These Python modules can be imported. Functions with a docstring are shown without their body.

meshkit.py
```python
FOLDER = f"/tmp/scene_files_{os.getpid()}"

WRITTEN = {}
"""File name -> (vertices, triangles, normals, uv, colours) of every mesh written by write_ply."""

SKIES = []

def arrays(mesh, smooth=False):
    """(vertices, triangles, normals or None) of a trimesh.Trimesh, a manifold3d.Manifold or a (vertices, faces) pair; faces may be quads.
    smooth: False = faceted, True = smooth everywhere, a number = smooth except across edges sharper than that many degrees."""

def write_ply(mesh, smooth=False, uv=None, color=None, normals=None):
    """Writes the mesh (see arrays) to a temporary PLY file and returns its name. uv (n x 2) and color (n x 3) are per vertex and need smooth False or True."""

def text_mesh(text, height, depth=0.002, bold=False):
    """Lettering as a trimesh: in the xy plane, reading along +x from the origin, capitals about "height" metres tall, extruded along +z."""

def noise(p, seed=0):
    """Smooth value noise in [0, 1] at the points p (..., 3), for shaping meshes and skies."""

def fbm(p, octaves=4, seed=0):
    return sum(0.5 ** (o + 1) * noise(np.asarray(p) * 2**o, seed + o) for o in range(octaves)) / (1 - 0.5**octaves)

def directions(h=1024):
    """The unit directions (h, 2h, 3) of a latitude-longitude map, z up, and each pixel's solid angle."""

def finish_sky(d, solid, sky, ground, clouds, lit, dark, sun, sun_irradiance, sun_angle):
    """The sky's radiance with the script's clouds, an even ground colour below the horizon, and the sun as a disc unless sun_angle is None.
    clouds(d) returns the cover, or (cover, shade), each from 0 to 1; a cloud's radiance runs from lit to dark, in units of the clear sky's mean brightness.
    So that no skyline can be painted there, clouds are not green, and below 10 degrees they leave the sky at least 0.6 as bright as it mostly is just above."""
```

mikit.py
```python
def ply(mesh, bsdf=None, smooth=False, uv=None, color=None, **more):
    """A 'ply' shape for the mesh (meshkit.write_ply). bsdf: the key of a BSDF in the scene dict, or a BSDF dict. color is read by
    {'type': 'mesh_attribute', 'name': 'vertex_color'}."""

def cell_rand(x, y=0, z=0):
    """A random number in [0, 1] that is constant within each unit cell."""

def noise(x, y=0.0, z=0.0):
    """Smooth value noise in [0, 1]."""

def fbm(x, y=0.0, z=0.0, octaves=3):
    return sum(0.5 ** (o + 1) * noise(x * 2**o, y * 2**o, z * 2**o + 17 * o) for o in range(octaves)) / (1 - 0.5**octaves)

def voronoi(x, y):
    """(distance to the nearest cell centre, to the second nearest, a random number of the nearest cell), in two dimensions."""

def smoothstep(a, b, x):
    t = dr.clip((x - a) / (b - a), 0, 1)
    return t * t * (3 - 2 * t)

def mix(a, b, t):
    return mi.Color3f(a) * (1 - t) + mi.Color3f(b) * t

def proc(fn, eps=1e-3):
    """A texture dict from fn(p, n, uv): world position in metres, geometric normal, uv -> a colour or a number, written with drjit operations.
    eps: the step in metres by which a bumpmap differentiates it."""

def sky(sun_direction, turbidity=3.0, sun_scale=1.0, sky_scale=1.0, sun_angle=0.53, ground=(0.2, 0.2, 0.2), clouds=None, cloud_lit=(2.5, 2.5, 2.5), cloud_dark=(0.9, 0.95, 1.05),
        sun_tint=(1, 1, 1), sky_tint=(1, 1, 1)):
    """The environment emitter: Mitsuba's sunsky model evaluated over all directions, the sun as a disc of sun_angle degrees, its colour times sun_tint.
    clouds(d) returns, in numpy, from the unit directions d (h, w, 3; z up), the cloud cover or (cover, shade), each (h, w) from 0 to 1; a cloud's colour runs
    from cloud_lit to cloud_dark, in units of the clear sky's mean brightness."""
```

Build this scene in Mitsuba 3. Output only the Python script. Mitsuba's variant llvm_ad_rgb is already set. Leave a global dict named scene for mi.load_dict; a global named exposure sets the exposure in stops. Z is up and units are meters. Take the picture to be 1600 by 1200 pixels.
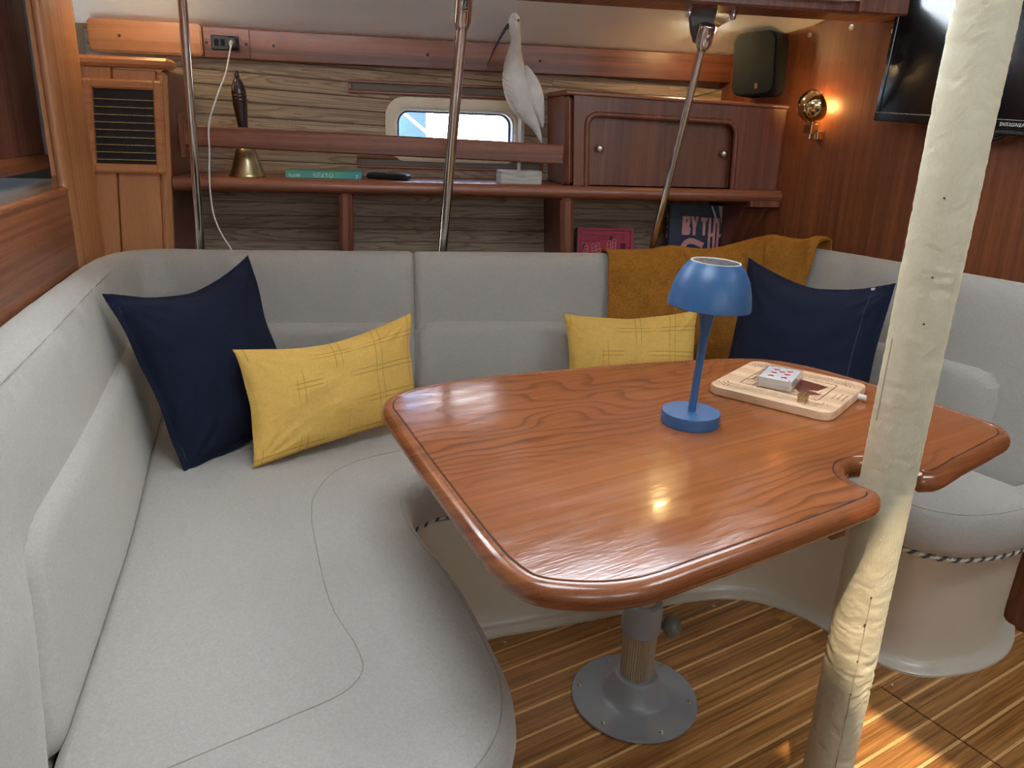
import math
import numpy as np
import trimesh
import mitsuba as mi
import drjit as dr
import mikit
import meshkit
from mikit import proc, noise, fbm, voronoi, cell_rand, smoothstep, mix
from shapely.geometry import Polygon, box as sbox, LineString
from shapely import affinity

T = mi.ScalarTransform4f
scene, labels = {}, {}

# ------------------------------------------------------------------ camera, sky, sun, large lights, exposure
EYE = np.array([0.0, 0.0, 1.2])
ROLL, PITCH, YAW = np.radians([-2.0654, 18.5158, 32.1678])
FOCAL = 1200.0
fwd = np.array([math.sin(YAW) * math.cos(PITCH), math.cos(YAW) * math.cos(PITCH), -math.sin(PITCH)])
rgt = np.array([math.cos(YAW), -math.sin(YAW), 0.0])
dwn = np.cross(fwd, rgt)
cam_down = -math.sin(ROLL) * rgt + math.cos(ROLL) * dwn
scene['camera'] = {'type': 'perspective', 'fov': math.degrees(2 * math.atan(800 / FOCAL)), 'fov_axis': 'x', 'near_clip': 0.02, 'far_clip': 200.0,
                   'to_world': T().look_at(origin=EYE.tolist(), target=(EYE + fwd).tolist(), up=(-cam_down).tolist())}
SUN = np.array([-0.36, -0.31, 1.0])
scene['sky'] = mikit.sky(SUN, turbidity=3.0, sun_scale=34.0, sky_scale=46.0, ground=(0.18, 0.2, 0.2), sun_angle=1.2)
exposure = 0.02
DAY = (0.93, 1.02, 1.12)        # daylight through the cabin windows and frosted hatches
SIDE_WINDOW = 24.0
REAR_WINDOW = 6.5
HATCH = 11.5
WARM = (1.0, 0.70, 0.30)


def em(k, c=DAY):
    return {'type': 'area', 'radiance': {'type': 'rgb', 'value': [k * x for x in c]}}


# ------------------------------------------------------------------ helpers
def S(*c):
    c = np.array(c, float) / 255.0
    return tuple(np.where(c <= 0.04045, c / 12.92, ((c + 0.055) / 1.055) ** 2.4).tolist())


def rgb(c):
    return {'type': 'rgb', 'value': list(c)}


def mat(name, color, rough=0.5, metal=0.0, spec=0.5, coat=0.0, coat_gloss=0.9, sheen=0.0, bump=None, bs=1.0):
    d = {'type': 'principled', 'base_color': color if isinstance(color, dict) else rgb(color), 'roughness': rough if isinstance(rough, dict) else float(rough),
         'metallic': float(metal), 'specular': float(spec)}
    if coat:
        d['clearcoat'], d['clearcoat_gloss'] = float(coat), float(coat_gloss)
    if sheen:
        d['sheen'] = float(sheen)
    if bump is not None:
        d = {'type': 'bumpmap', 'arbitrary': bump, 'scale': float(bs), 'bsdf': d}
    scene[name] = {'type': 'twosided', 'bsdf': d}
    return name


used = {}


def key_of(base):
    n = used.get(base, 0)
    used[base] = n + 1
    return base if n == 0 else f'{base}_{n:03d}'


def lab(k, label=None, cat=None, group=None, kind=None):
    d = {}
    if label: d['label'] = label
    if cat: d['category'] = cat
    if group: d['group'] = group
    if kind: d['kind'] = kind
    labels[k] = d
    return k


def thing(name, label, cat, group=None):
    return lab(key_of(name), label, cat, group)


def put(name, mesh, m, parent=None, smooth=30, uv=None, label=None, cat=None, group=None, kind=None, **more):
    k = key_of(f'{parent}__{name}' if parent else name)
    scene[k] = mikit.ply(mesh, m, smooth=smooth, uv=uv, **more)
    if label or cat or group or kind:
        lab(k, label, cat, group, kind)
    return k


def tm(v, f):
    return trimesh.Trimesh(np.asarray(v, float), np.asarray(f, int), process=False)


def cat_(*ms):
    return trimesh.util.concatenate([m for m in ms])


def hullmesh(pts):
    return trimesh.convex.convex_hull(np.asarray(pts, float))


def cbox(lo, hi, c=0.003):
    """Box with chamfered edges."""
    lo, hi = np.minimum(lo, hi).astype(float), np.maximum(lo, hi).astype(float)
    c = min(c, 0.45 * (hi - lo).min())
    p = []
    for sx in (0, 1):
        for sy in (0, 1):
            for sz in (0, 1):
                q = np.array([(lo, hi)[s][i] for i, s in enumerate((sx, sy, sz))])
                s = np.array([1 - 2 * sx, 1 - 2 * sy, 1 - 2 * sz]) * c
                for k in range(3):
                    o = s.copy(); o[k] = 0
                    p.append(q + o)
    return hullmesh(p)


def extr(poly, h):
    return cat_(*[trimesh.creation.extrude_polygon(g, h, engine='earcut') for g in getattr(poly, 'geoms', [poly]) if g.geom_type == 'Polygon'])


def rrect(x0, y0, x1, y1, r, n=8):
    return sbox(x0 + r, y0 + r, x1 - r, y1 - r).buffer(r, quad_segs=n)


def frame_mesh(m, o, ex, ey, ez):
    """local (x,y,z) -> world o + x ex + y ey + z ez"""
    m = m.copy()
    v = np.asarray(m.vertices)
    m.vertices = np.asarray(o) + v[:, :1] * np.asarray(ex) + v[:, 1:2] * np.asarray(ey) + v[:, 2:] * np.asarray(ez)
    if np.linalg.det(np.array([ex, ey, ez])) < 0:
        m.invert()
    return m


def lathe(prof, n=48, closed=False):
    """(r, z) profile turned round z."""
    p = np.asarray(prof, float)
    a = np.arange(n) * 2 * math.pi / n
    v = np.stack([p[:, None, 0] * np.cos(a), p[:, None, 0] * np.sin(a), np.repeat(p[:, 1:2], n, 1)], -1).reshape(-1, 3)
    f = []
    for i in range(len(p) - 1):
        for j in range(n):
            k = (j + 1) % n
            f += [[i * n + j, i * n + k, (i + 1) * n + k], [i * n + j, (i + 1) * n + k, (i + 1) * n + j]]
    m = tm(v, f)
    m.merge_vertices()
    m.update_faces(m.nondegenerate_faces())
    return m


def grid(P, close_u=False, close_v=False, flip=False):
    """P (nu, nv, 3) -> quad grid mesh"""
    P = np.asarray(P, float)
    nu, nv = P.shape[:2]
    iu, iv = np.meshgrid(np.arange(nu - (not close_u)), np.arange(nv - (not close_v)), indexing='ij')
    a = iu * nv + iv
    b = ((iu + 1) % nu) * nv + iv
    c = ((iu + 1) % nu) * nv + (iv + 1) % nv
    d = iu * nv + (iv + 1) % nv
    f = np.concatenate([np.stack([a, b, c], -1).reshape(-1, 3), np.stack([a, c, d], -1).reshape(-1, 3)])
    if flip:
        f = f[:, ::-1]
    return tm(P.reshape(-1, 3), f)


def smooth_line(pts, n=8, closed=False):
    """Catmull-Rom through the points."""
    p = np.asarray(pts, float)
    if closed:
        q = np.vstack([p[-1:], p, p[:2]])
    else:
        q = np.vstack([2 * p[0] - p[1], p, 2 * p[-1] - p[-2]])
    out = []
    for i in range(1, len(q) - 2):
        p0, p1, p2, p3 = q[i - 1:i + 3]
        d1, d2, d3 = (max(np.linalg.norm(b - a), 1e-6) ** 0.5 for a, b in ((p0, p1), (p1, p2), (p2, p3)))
        t0, t1, t2, t3 = 0, d1, d1 + d2, d1 + d2 + d3
        for t in np.linspace(t1, t2, n, endpoint=False):
            A1 = (t1 - t) / (t1 - t0) * p0 + (t - t0) / (t1 - t0) * p1
            A2 = (t2 - t) / (t2 - t1) * p1 + (t - t1) / (t2 - t1) * p2
            A3 = (t3 - t) / (t3 - t2) * p2 + (t - t2) / (t3 - t2) * p3
            B1 = (t2 - t) / (t2 - t0) * A1 + (t - t0) / (t2 - t0) * A2
            B2 = (t3 - t) / (t3 - t1) * A2 + (t - t1) / (t3 - t1) * A3
            out.append((t2 - t) / (t2 - t1) * B1 + (t - t1) / (t2 - t1) * B2)
    if not closed:
        out.append(p[-1])
    return np.array(out)


def resample(p, step, closed=False):
    p = np.asarray(p, float)
    if closed:
        p = np.vstack([p, p[:1]])
    s = np.concatenate([[0], np.cumsum(np.linalg.norm(np.diff(p, axis=0), axis=1))])
    n = max(2, int(round(s[-1] / step)))
    t = np.linspace(0, s[-1], n + 1)
    if closed:
        t = t[:-1]
    return np.stack([np.interp(t, s, p[:, k]) for k in range(p.shape[1])], 1), t


def tube(pts, r, n=10, cap=True):
    p = np.asarray(pts, float)
    r = np.broadcast_to(np.asarray(r, float), len(p))
    t = np.gradient(p, axis=0)
    t /= np.linalg.norm(t, axis=1, keepdims=True) + 1e-12
    x = np.cross(t[0], [0.31, 0.2, 0.93]); x /= np.linalg.norm(x)
    rings = []
    a = np.arange(n) * 2 * math.pi / n
    for i in range(len(p)):
        x = x - t[i] * (x @ t[i]); x /= np.linalg.norm(x)
        y = np.cross(t[i], x)
        rings.append(p[i] + r[i] * (np.cos(a)[:, None] * x + np.sin(a)[:, None] * y))
    m = grid(np.array(rings), close_v=True)
    if cap:
        v = np.vstack([m.vertices, p[:1], p[-1:]])
        k, L = len(m.vertices), (len(p) - 1) * n
        f = list(m.faces)
        for j in range(n):
            f.append([k, j, (j + 1) % n]); f.append([k + 1, L + (j + 1) % n, L + j])
        m = tm(v, f)
    m.fix_normals() if len(m.faces) < 3000 else None
    return m


def normals2(p, closed=True):
    """unit normals to the right of travel (2-D polyline)"""
    t = (np.roll(p, -1, 0) - np.roll(p, 1, 0)) if closed else np.gradient(p, axis=0)
    t /= np.linalg.norm(t, axis=1, keepdims=True) + 1e-12
    return np.stack([t[:, 1], -t[:, 0]], 1)


def loft_outline(outline, prof, cap_top=True, cap_bottom=True):
    """Closed counter-clockwise outline (n,2); prof: [(outward offset, z)...] from bottom to top. Caps are flat."""
    out = normals2(outline)
    rings = np.array([np.column_stack([outline + o * out, np.full(len(outline), z)]) for o, z in prof])
    m = grid(rings, close_v=True, flip=True)
    ms = [m]
    for on, ring, up in ((cap_bottom, rings[0], False), (cap_top, rings[-1], True)):
        if on:
            v2, f = trimesh.creation.triangulate_polygon(Polygon(ring[:, :2]), engine='earcut')
            f = np.asarray(f)
            a = v2[f]
            e1, e2 = a[:, 1] - a[:, 0], a[:, 2] - a[:, 0]
            ccw = e1[:, 0] * e2[:, 1] - e1[:, 1] * e2[:, 0] > 0
            f = np.where((ccw == up)[:, None], f, f[:, ::-1])
            ms.append(tm(np.column_stack([v2, np.full(len(v2), ring[0, 2])]), f))
    m = cat_(*ms)
    m.merge_vertices()
    m.fix_normals()
    return m


def rotm(axis, deg, point=(0, 0, 0)):
    return trimesh.transformations.rotation_matrix(math.radians(deg), axis, point)


def moved(m, M):
    m = m.copy(); m.apply_transform(M); return m


def shift(m, *d):
    m = m.copy(); m.apply_translation(d); return m


# ------------------------------------------------------------------ frames
# hull side: a runs along the shelf (to the right), b outboard, z up
TH = math.radians(-22.0)
U = np.array([math.cos(TH), math.sin(TH), 0.0])
NB = np.array([-U[1], U[0], 0.0])
P0 = np.array([1.1, 2.064, 0.0])
Z = np.array([0, 0, 1.0])


def W(a, b, z):
    return P0 + a * U + b * NB + np.array([0, 0, z])


def H(m, lean=True):
    """mesh in (a, b, z) -> world; the joinery stands a few degrees out of plumb with the hull"""
    m = m.copy()
    v = np.array(m.vertices)
    if lean:
        v[:, 0] += np.interp(v[:, 0], [-1.0, -0.35, 0.3], [0.07, 0.03, -0.055]) * (v[:, 2] - 1.03)
    m.vertices = v
    return frame_mesh(m, P0, U, NB, Z)


# left bulkhead: t runs away from the camera, o into the cabin
HD = math.radians(16.5)
DL = np.array([math.sin(HD), math.cos(HD), 0.0])
NL = np.array([math.cos(HD), -math.sin(HD), 0.0])
QL = np.array([-0.08, 1.6, 0.0])


def Lf(m):
    return frame_mesh(m, QL, DL, NL, Z)


XB = 2.05   # the bulkhead on the right

# ------------------------------------------------------------------ materials


def dot3(p, v):
    return p.x * v[0] + p.y * v[1] + p.z * v[2]


def wood(L, C, light, mid, dark, freq=26.0, wav=1.6, stretch=1.3, pores=0.35, streak=0.5):
    """Grain along L, rings across C."""
    L, C = np.asarray(L, float), np.asarray(C, float)
    D = np.cross(L, C)

    def fn(p, n, uv):
        l, c, d = dot3(p, L), dot3(p, C), dot3(p, D)
        w = fbm(l * stretch, c * 5.0 + 3.1, d * 5.0, 3)
        w2 = noise(l * 9.0, c * 40.0, d * 30.0)
        r = c * freq + w * wav * 4.0 + w2 * 0.25
        ring = 0.5 + 0.5 * dr.sin(r * 6.2831853)
        ring = ring * ring
        s = noise(l * 4.0, c * 160.0, d * 160.0)
        po = noise(l * 22.0, c * 900.0, d * 900.0)
        col = mix(mid, light, ring * 0.75 + (s - 0.5) * streak)
        col = mix(col, dark, dr.clip((1 - ring) * (1 - ring) * 0.55 + (0.5 - s) * streak * 0.8, 0, 1))
        return dr.clip(col * (1.0 - pores * smoothstep(0.62, 0.9, po)), 0.002, 1)
    return proc(fn)


def straight(L, C, light, dark, streak=1.0):
    """Quarter-sawn veneer: fine straight lines along L."""
    L, C = np.asarray(L, float), np.asarray(C, float)
    D = np.cross(L, C)

    def fn(p, n, uv):
        l, c, d = dot3(p, L), dot3(p, C), dot3(p, D)
        c = c + 0.012 * noise(l * 1.6, c * 4.0, d)
        b = noise(c * 26.0, l * 0.5, 2.0) * 0.4 + noise(c * 110.0, l * 1.2, 5.0) * 0.35 + noise(c * 420.0, l * 5.0, 9.0) * 0.25
        po = noise(l * 30.0, c * 1100.0, d * 1100.0)
        return dr.clip(mix(dark, light, dr.clip(0.5 + (b - 0.5) * 2.0 * streak, 0, 1)) * (1 - 0.3 * smoothstep(0.65, 0.9, po)), 0.002, 1)
    return proc(fn)


ZV = (0, 0, 1)
mat('m_rail', straight(U, ZV, S(140, 84, 58), S(98, 54, 37), 1.0), rough=0.34, spec=0.5, coat=0.25)
mat('m_cab', straight(ZV, U, S(126, 75, 54), S(90, 50, 36), 0.8), rough=0.36, coat=0.2)
mat('m_bulk', straight(ZV, (0, 1, 0), S(126, 72, 44), S(92, 49, 29), 0.8), rough=0.42, spec=0.35)
mat('m_left', straight(ZV, DL, S(196, 138, 92), S(156, 102, 64), 0.8), rough=0.38, coat=0.2)
mat('m_leftpanel', straight(DL, ZV, S(142, 86, 54), S(102, 58, 36), 0.9), rough=0.34, coat=0.3)
mat('m_ventframe', straight(U, ZV, S(196, 134, 86), S(166, 106, 64), 0.7), rough=0.4, coat=0.15)


def f_planks(p, n, uv):
    k = dr.floor(uv.y)
    v = uv.y - k
    l = uv.x + cell_rand(k, 3.0) * 7.0
    c = v * 0.9 + cell_rand(k, 5.0) * 9.0
    w = fbm(l * 2.2, c * 1.3, k * 3.0, 3)
    r = c * 1.7 + w * 8.0 + noise(l * 14.0, c * 8.0, k) * 0.25
    fr = r - dr.floor(r)
    line = smoothstep(0.35, 0.93, fr) * (1 - smoothstep(0.95, 1.0, fr))
    s = noise(l * 5.0, v * 22.0, k * 7.0)
    col = mix(S(178, 156, 130), S(154, 132, 108), s)
    col = mix(col, S(118, 96, 76), line * 0.65)
    return dr.clip(col * (0.86 + 0.28 * cell_rand(k, 8.0)), 0.002, 1)


mat('m_planks', proc(f_planks), rough=0.5, spec=0.4)


def f_table(p, n, uv):
    x, y = p.x, p.y + 0.04 * p.z
    w = fbm(x * 1.9 + 4.0, y * 4.2 + 1.7, 0.3, 4)
    w3 = fbm(x * 6.0, y * 14.0, 5.0, 2)
    r = (y + 0.10 * x) * 40.0 + w * 17.0 + w3 * 2.4
    fr = r - dr.floor(r)
    line = smoothstep(0.45, 0.90, fr) * (1 - smoothstep(0.92, 1.0, fr))
    s = noise(x * 3.0 + 2.0, y * 120.0, 3.0) * 0.6 + noise(x * 9.0, y * 500.0, 7.0) * 0.4
    big = fbm(x * 2.5, y * 3.0, 9.0, 2)
    col = mix(S(150, 89, 49), S(117, 65, 34), dr.clip(s * 0.8 + (big - 0.5) * 0.9, 0, 1))
    col = mix(col, S(78, 40, 22), line * smoothstep(0.2, 0.8, noise(x * 2.0, y * 6.0, 12.0)) * 0.62)
    return dr.clip(col, 0.002, 1)


def f_table_rough(p, n, uv):
    return 0.08 + 0.17 * fbm(p.x * 14.0, p.y * 60.0, 1.0, 3)


def f_table_bump(p, n, uv):
    return noise(p.x * 60.0, p.y * 420.0, 1.0) * 0.6 + noise(p.x * 25.0, p.y * 45.0, 4.0)


mat('m_table', proc(f_table), rough=proc(f_table_rough), spec=0.6, coat=0.9, coat_gloss=0.94, bump=proc(f_table_bump), bs=0.00011)
mat('m_tableedge', straight((1, 0, 0), (0, 0.5, 0.866), S(150, 88, 50), S(106, 58, 32), 0.8), rough=0.2, coat=0.7, coat_gloss=0.93)


def f_floor(p, n, uv):
    k = dr.floor((p.y - 0.527) / 0.0659 + 0.5)
    x = p.x + cell_rand(k, 1.0) * 11.0 + dr.select(p.x > 1.53, 3.7, 0.0)
    w = noise(x * 1.5, p.y * 10.0, k)
    s = noise(x * 3.0, p.y * 150.0 + w * 2.5, k) * 0.55 + noise(x * 12.0, p.y * 620.0, k) * 0.45
    col = mix(S(176, 124, 68), S(122, 79, 40), dr.clip(0.5 + (s - 0.5) * 1.9, 0, 1))
    return dr.clip(col * (0.85 + 0.3 * cell_rand(k, 4.0)), 0.002, 1)


mat('m_floor', proc(f_floor), rough=0.36, coat=0.3)
mat('m_strip', proc(lambda p, n, uv: mix(S(224, 182, 122), S(200, 154, 96), noise(p.x * 6.0, p.y * 400.0, 2.0))), rough=0.36, coat=0.3)
mat('m_gap', S(40, 24, 14), rough=0.8)
mat('m_groove', S(128, 106, 84), rough=0.8)


def f_fabric(p, n, uv):
    s = noise(p.x * 750.0, p.y * 750.0, p.z * 750.0) * 0.5 + noise(p.x * 330.0, p.y * 330.0, p.z * 330.0) * 0.5
    b = fbm(p.x * 5.0, p.y * 5.0, p.z * 5.0, 3)
    return dr.clip(mix(S(162, 158, 150), S(176, 172, 164), dr.clip(0.5 + (s - 0.5) * 1.3, 0, 1)) * (0.96 + 0.08 * b), 0.01, 1)


mat('m_fabric', proc(f_fabric), rough=0.95, spec=0.15, sheen=0.3)
mat('m_seam', S(150, 147, 138), rough=0.95, spec=0.1)
mat('m_navy', proc(lambda p, n, uv: mix(S(15, 20, 38), S(24, 30, 50), noise(p.x * 900.0, p.y * 900.0, p.z * 900.0))), rough=0.85, spec=0.2, sheen=0.25)


def f_yellow(p, n, uv):
    """Slub cloth: a few raised ribs across and along, in the cloth's own u and v (metres)."""
    u, v = uv.x, uv.y
    gx = noise(u * 1400.0, v * 120.0, 1.0)
    gy = noise(u * 120.0, v * 1400.0, 2.0)
    rv = v / 0.074
    fv = rv - dr.floor(rv)
    lv = smoothstep(0.0, 0.02, fv) * (1 - smoothstep(0.03, 0.06, fv)) + smoothstep(0.16, 0.18, fv) * (1 - smoothstep(0.19, 0.22, fv))
    ru = u / 0.11
    fu = ru - dr.floor(ru)
    lu = smoothstep(0.0, 0.015, fu) * (1 - smoothstep(0.02, 0.045, fu)) + smoothstep(0.16, 0.175, fu) * (1 - smoothstep(0.18, 0.2, fu))
    brk = smoothstep(0.35, 0.55, noise(u * 14.0, v * 14.0, 6.0))
    col = mix(S(230, 190, 106), S(210, 168, 82), gx * 0.5 + gy * 0.5)
    return dr.clip(mix(col, S(166, 128, 56), dr.clip((lv * 0.7 + lu * 0.5) * brk, 0, 0.6)), 0.01, 1)


mat('m_yellow', proc(f_yellow), rough=0.9, spec=0.15, sheen=0.3)


def f_throw(p, n, uv):
    j = noise(uv.x * 300.0, uv.y * 300.0, 1.0) * 0.6 + noise(uv.x * 40.0, uv.y * 40.0, 4.0) * 0.4
    return mix(S(132, 84, 34), S(172, 116, 48), j)


mat('m_throw', proc(f_throw), rough=0.95, spec=0.1, sheen=0.3)


def f_leather(p, n, uv):
    return mix(S(196, 187, 156), S(214, 205, 176), fbm(p.x * 20.0, p.y * 20.0, p.z * 9.0, 3)) * (0.94 + 0.1 * noise(p.x * 700.0, p.y * 700.0, p.z * 700.0))


mat('m_leather', proc(f_leather), rough=0.52, spec=0.4, bump=proc(lambda p, n, uv: noise(p.x * 420.0, p.y * 420.0, p.z * 520.0)), bs=0.0004)
mat('m_leatherseam', S(178, 167, 136), rough=0.7)
mat('m_stitch', S(70, 60, 42), rough=0.7)
mat('m_grp', S(200, 192, 174), rough=0.3, spec=0.5, coat=0.3)
mat('m_liner', S(226, 224, 218), rough=0.6, spec=0.3)
mat('m_cream', S(226, 214, 190), rough=0.35, spec=0.5)
mat('m_chrome', (0.78, 0.78, 0.80), rough=0.09, metal=1.0)
mat('m_steel', (0.55, 0.54, 0.52), rough=0.3, metal=1.0)
mat('m_tang', S(78, 68, 66), rough=0.45)
mat('m_brass', (0.80, 0.62, 0.30), rough=0.08, metal=1.0)
mat('m_brassold', proc(lambda p, n, uv: mix((0.42, 0.34, 0.19), (0.62, 0.50, 0.27), fbm(p.x * 40.0, p.y * 40.0, p.z * 40.0, 3))), rough=0.32, metal=1.0)
mat('m_slat', S(196, 168, 118), rough=0.35, metal=0.5)
mat('m_nickel', (0.62, 0.60, 0.55), rough=0.28, metal=1.0)
mat('m_grey', S(140, 145, 148), rough=0.32, spec=0.5, coat=0.3)
mat('m_flute', S(178, 164, 142), rough=0.42, metal=0.5)
mat('m_knob', S(112, 114, 104), rough=0.3, spec=0.5)
mat('m_black', S(16, 17, 19), rough=0.45)
mat('m_blackgloss', S(10, 11, 13), rough=0.12, spec=0.5)
mat('m_screen', S(8, 9, 12), rough=0.10, spec=0.5)
mat('m_speaker', S(22, 26, 32), rough=0.75, spec=0.2)
mat('m_grille', proc(lambda p, n, uv: mix(S(10, 11, 13), S(38, 42, 48), smoothstep(-0.1, 0.3, dr.sin(uv.x * 6.2831853 / 0.0042) * dr.sin(uv.y * 6.2831853 / 0.0042)))), rough=0.8, spec=0.15)
mat('m_white', S(224, 224, 222), rough=0.5)
mat('m_bird', proc(lambda p, n, uv: mix(S(204, 204, 202), S(232, 231, 226), fbm(p.x * 60.0, p.y * 60.0, p.z * 40.0, 3))), rough=0.6)
mat('m_whitewash', proc(lambda p, n, uv: mix(S(150, 148, 138), S(214, 212, 204), noise(dot3(p, U) * 30.0, p.z * 420.0, 3.0) * 0.6 + 0.4 * noise(dot3(p, U) * 7.0, p.z * 30.0, 1.0))), rough=0.7)
mat('m_blue', S(54, 92, 134), rough=0.36, spec=0.45)
mat('m_solar', proc(lambda p, n, uv: mix(S(40, 40, 44), S(82, 80, 84), noise(p.x * 160.0, p.y * 160.0, 1.0))), rough=0.25)
mat('m_darkwood', S(46, 28, 22), rough=0.22, coat=0.5)
mat('m_recess', S(96, 96, 90), rough=0.8)
mat('m_greytrim', S(178, 180, 174), rough=0.6)
mat('m_darkpanel', straight(ZV, DL, S(128, 82, 68), S(96, 58, 48)), rough=0.4, coat=0.2)
mat('m_gasket', S(40, 42, 46), rough=0.5)
mat('m_mesh', S(112, 106, 96), rough=0.8)
mat('m_maple', wood((0.33, -0.94, 0), (0.94, 0.33, 0), S(222, 188, 152), S(214, 178, 142), S(196, 158, 122), 22, 0.8), rough=0.45)
mat('m_engrave', S(98, 62, 40), rough=0.7)
mat('m_walnut', straight((0.33, -0.94, 0), (0.94, 0.33, 0), S(112, 58, 44), S(78, 36, 28)), rough=0.4)
mat('m_card', S(236, 236, 238), rough=0.5)
mat('m_cardedge', proc(lambda p, n, uv: mix(S(176, 172, 160), S(228, 226, 218), noise(1.0, 2.0, p.z * 2600.0))), rough=0.7)
mat('m_red', S(196, 26, 40), rough=0.5)
mat('m_ink', S(40, 40, 60), rough=0.6)
mat('m_bookred', S(176, 34, 62), rough=0.5)
mat('m_bookredink', S(96, 14, 40), rough=0.6)
mat('m_booknavy', S(30, 40, 66), rough=0.45)
mat('m_bookpink', S(214, 150, 142), rough=0.55)
mat('m_bookslate', S(58, 68, 74), rough=0.5)
mat('m_paper', S(206, 200, 190), rough=0.7)
mat('m_bookgrey', S(84, 82, 80), rough=0.6)
mat('m_teal', proc(lambda p, n, uv: mix(S(52, 146, 160), S(92, 176, 140), noise(dot3(p, U) * 16.0, p.z * 12.0, 2.0))), rough=0.4)
mat('m_rope_light', S(196, 190, 176), rough=0.9)
mat('m_rope_dark', S(74, 80, 82), rough=0.9)
mat('m_cable', S(226, 224, 218), rough=0.5)
mat('m_bluecanvas', proc(lambda p, n, uv: mix(S(16, 46, 74), S(34, 72, 100), fbm(p.x * 5.0, p.y * 5.0, p.z * 5.0, 3))), rough=0.8)
scene['m_pane'] = {'type': 'thindielectric', 'int_ior': 1.5}
scene['m_smoked'] = {'type': 'thindielectric', 'int_ior': 1.49, 'specular_transmittance': rgb((0.12, 0.115, 0.105))}
scene['m_acrylic'] = {'type': 'thindielectric', 'int_ior': 1.49}
mat('m_frosted', S(226, 230, 232), rough=0.4)

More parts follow.
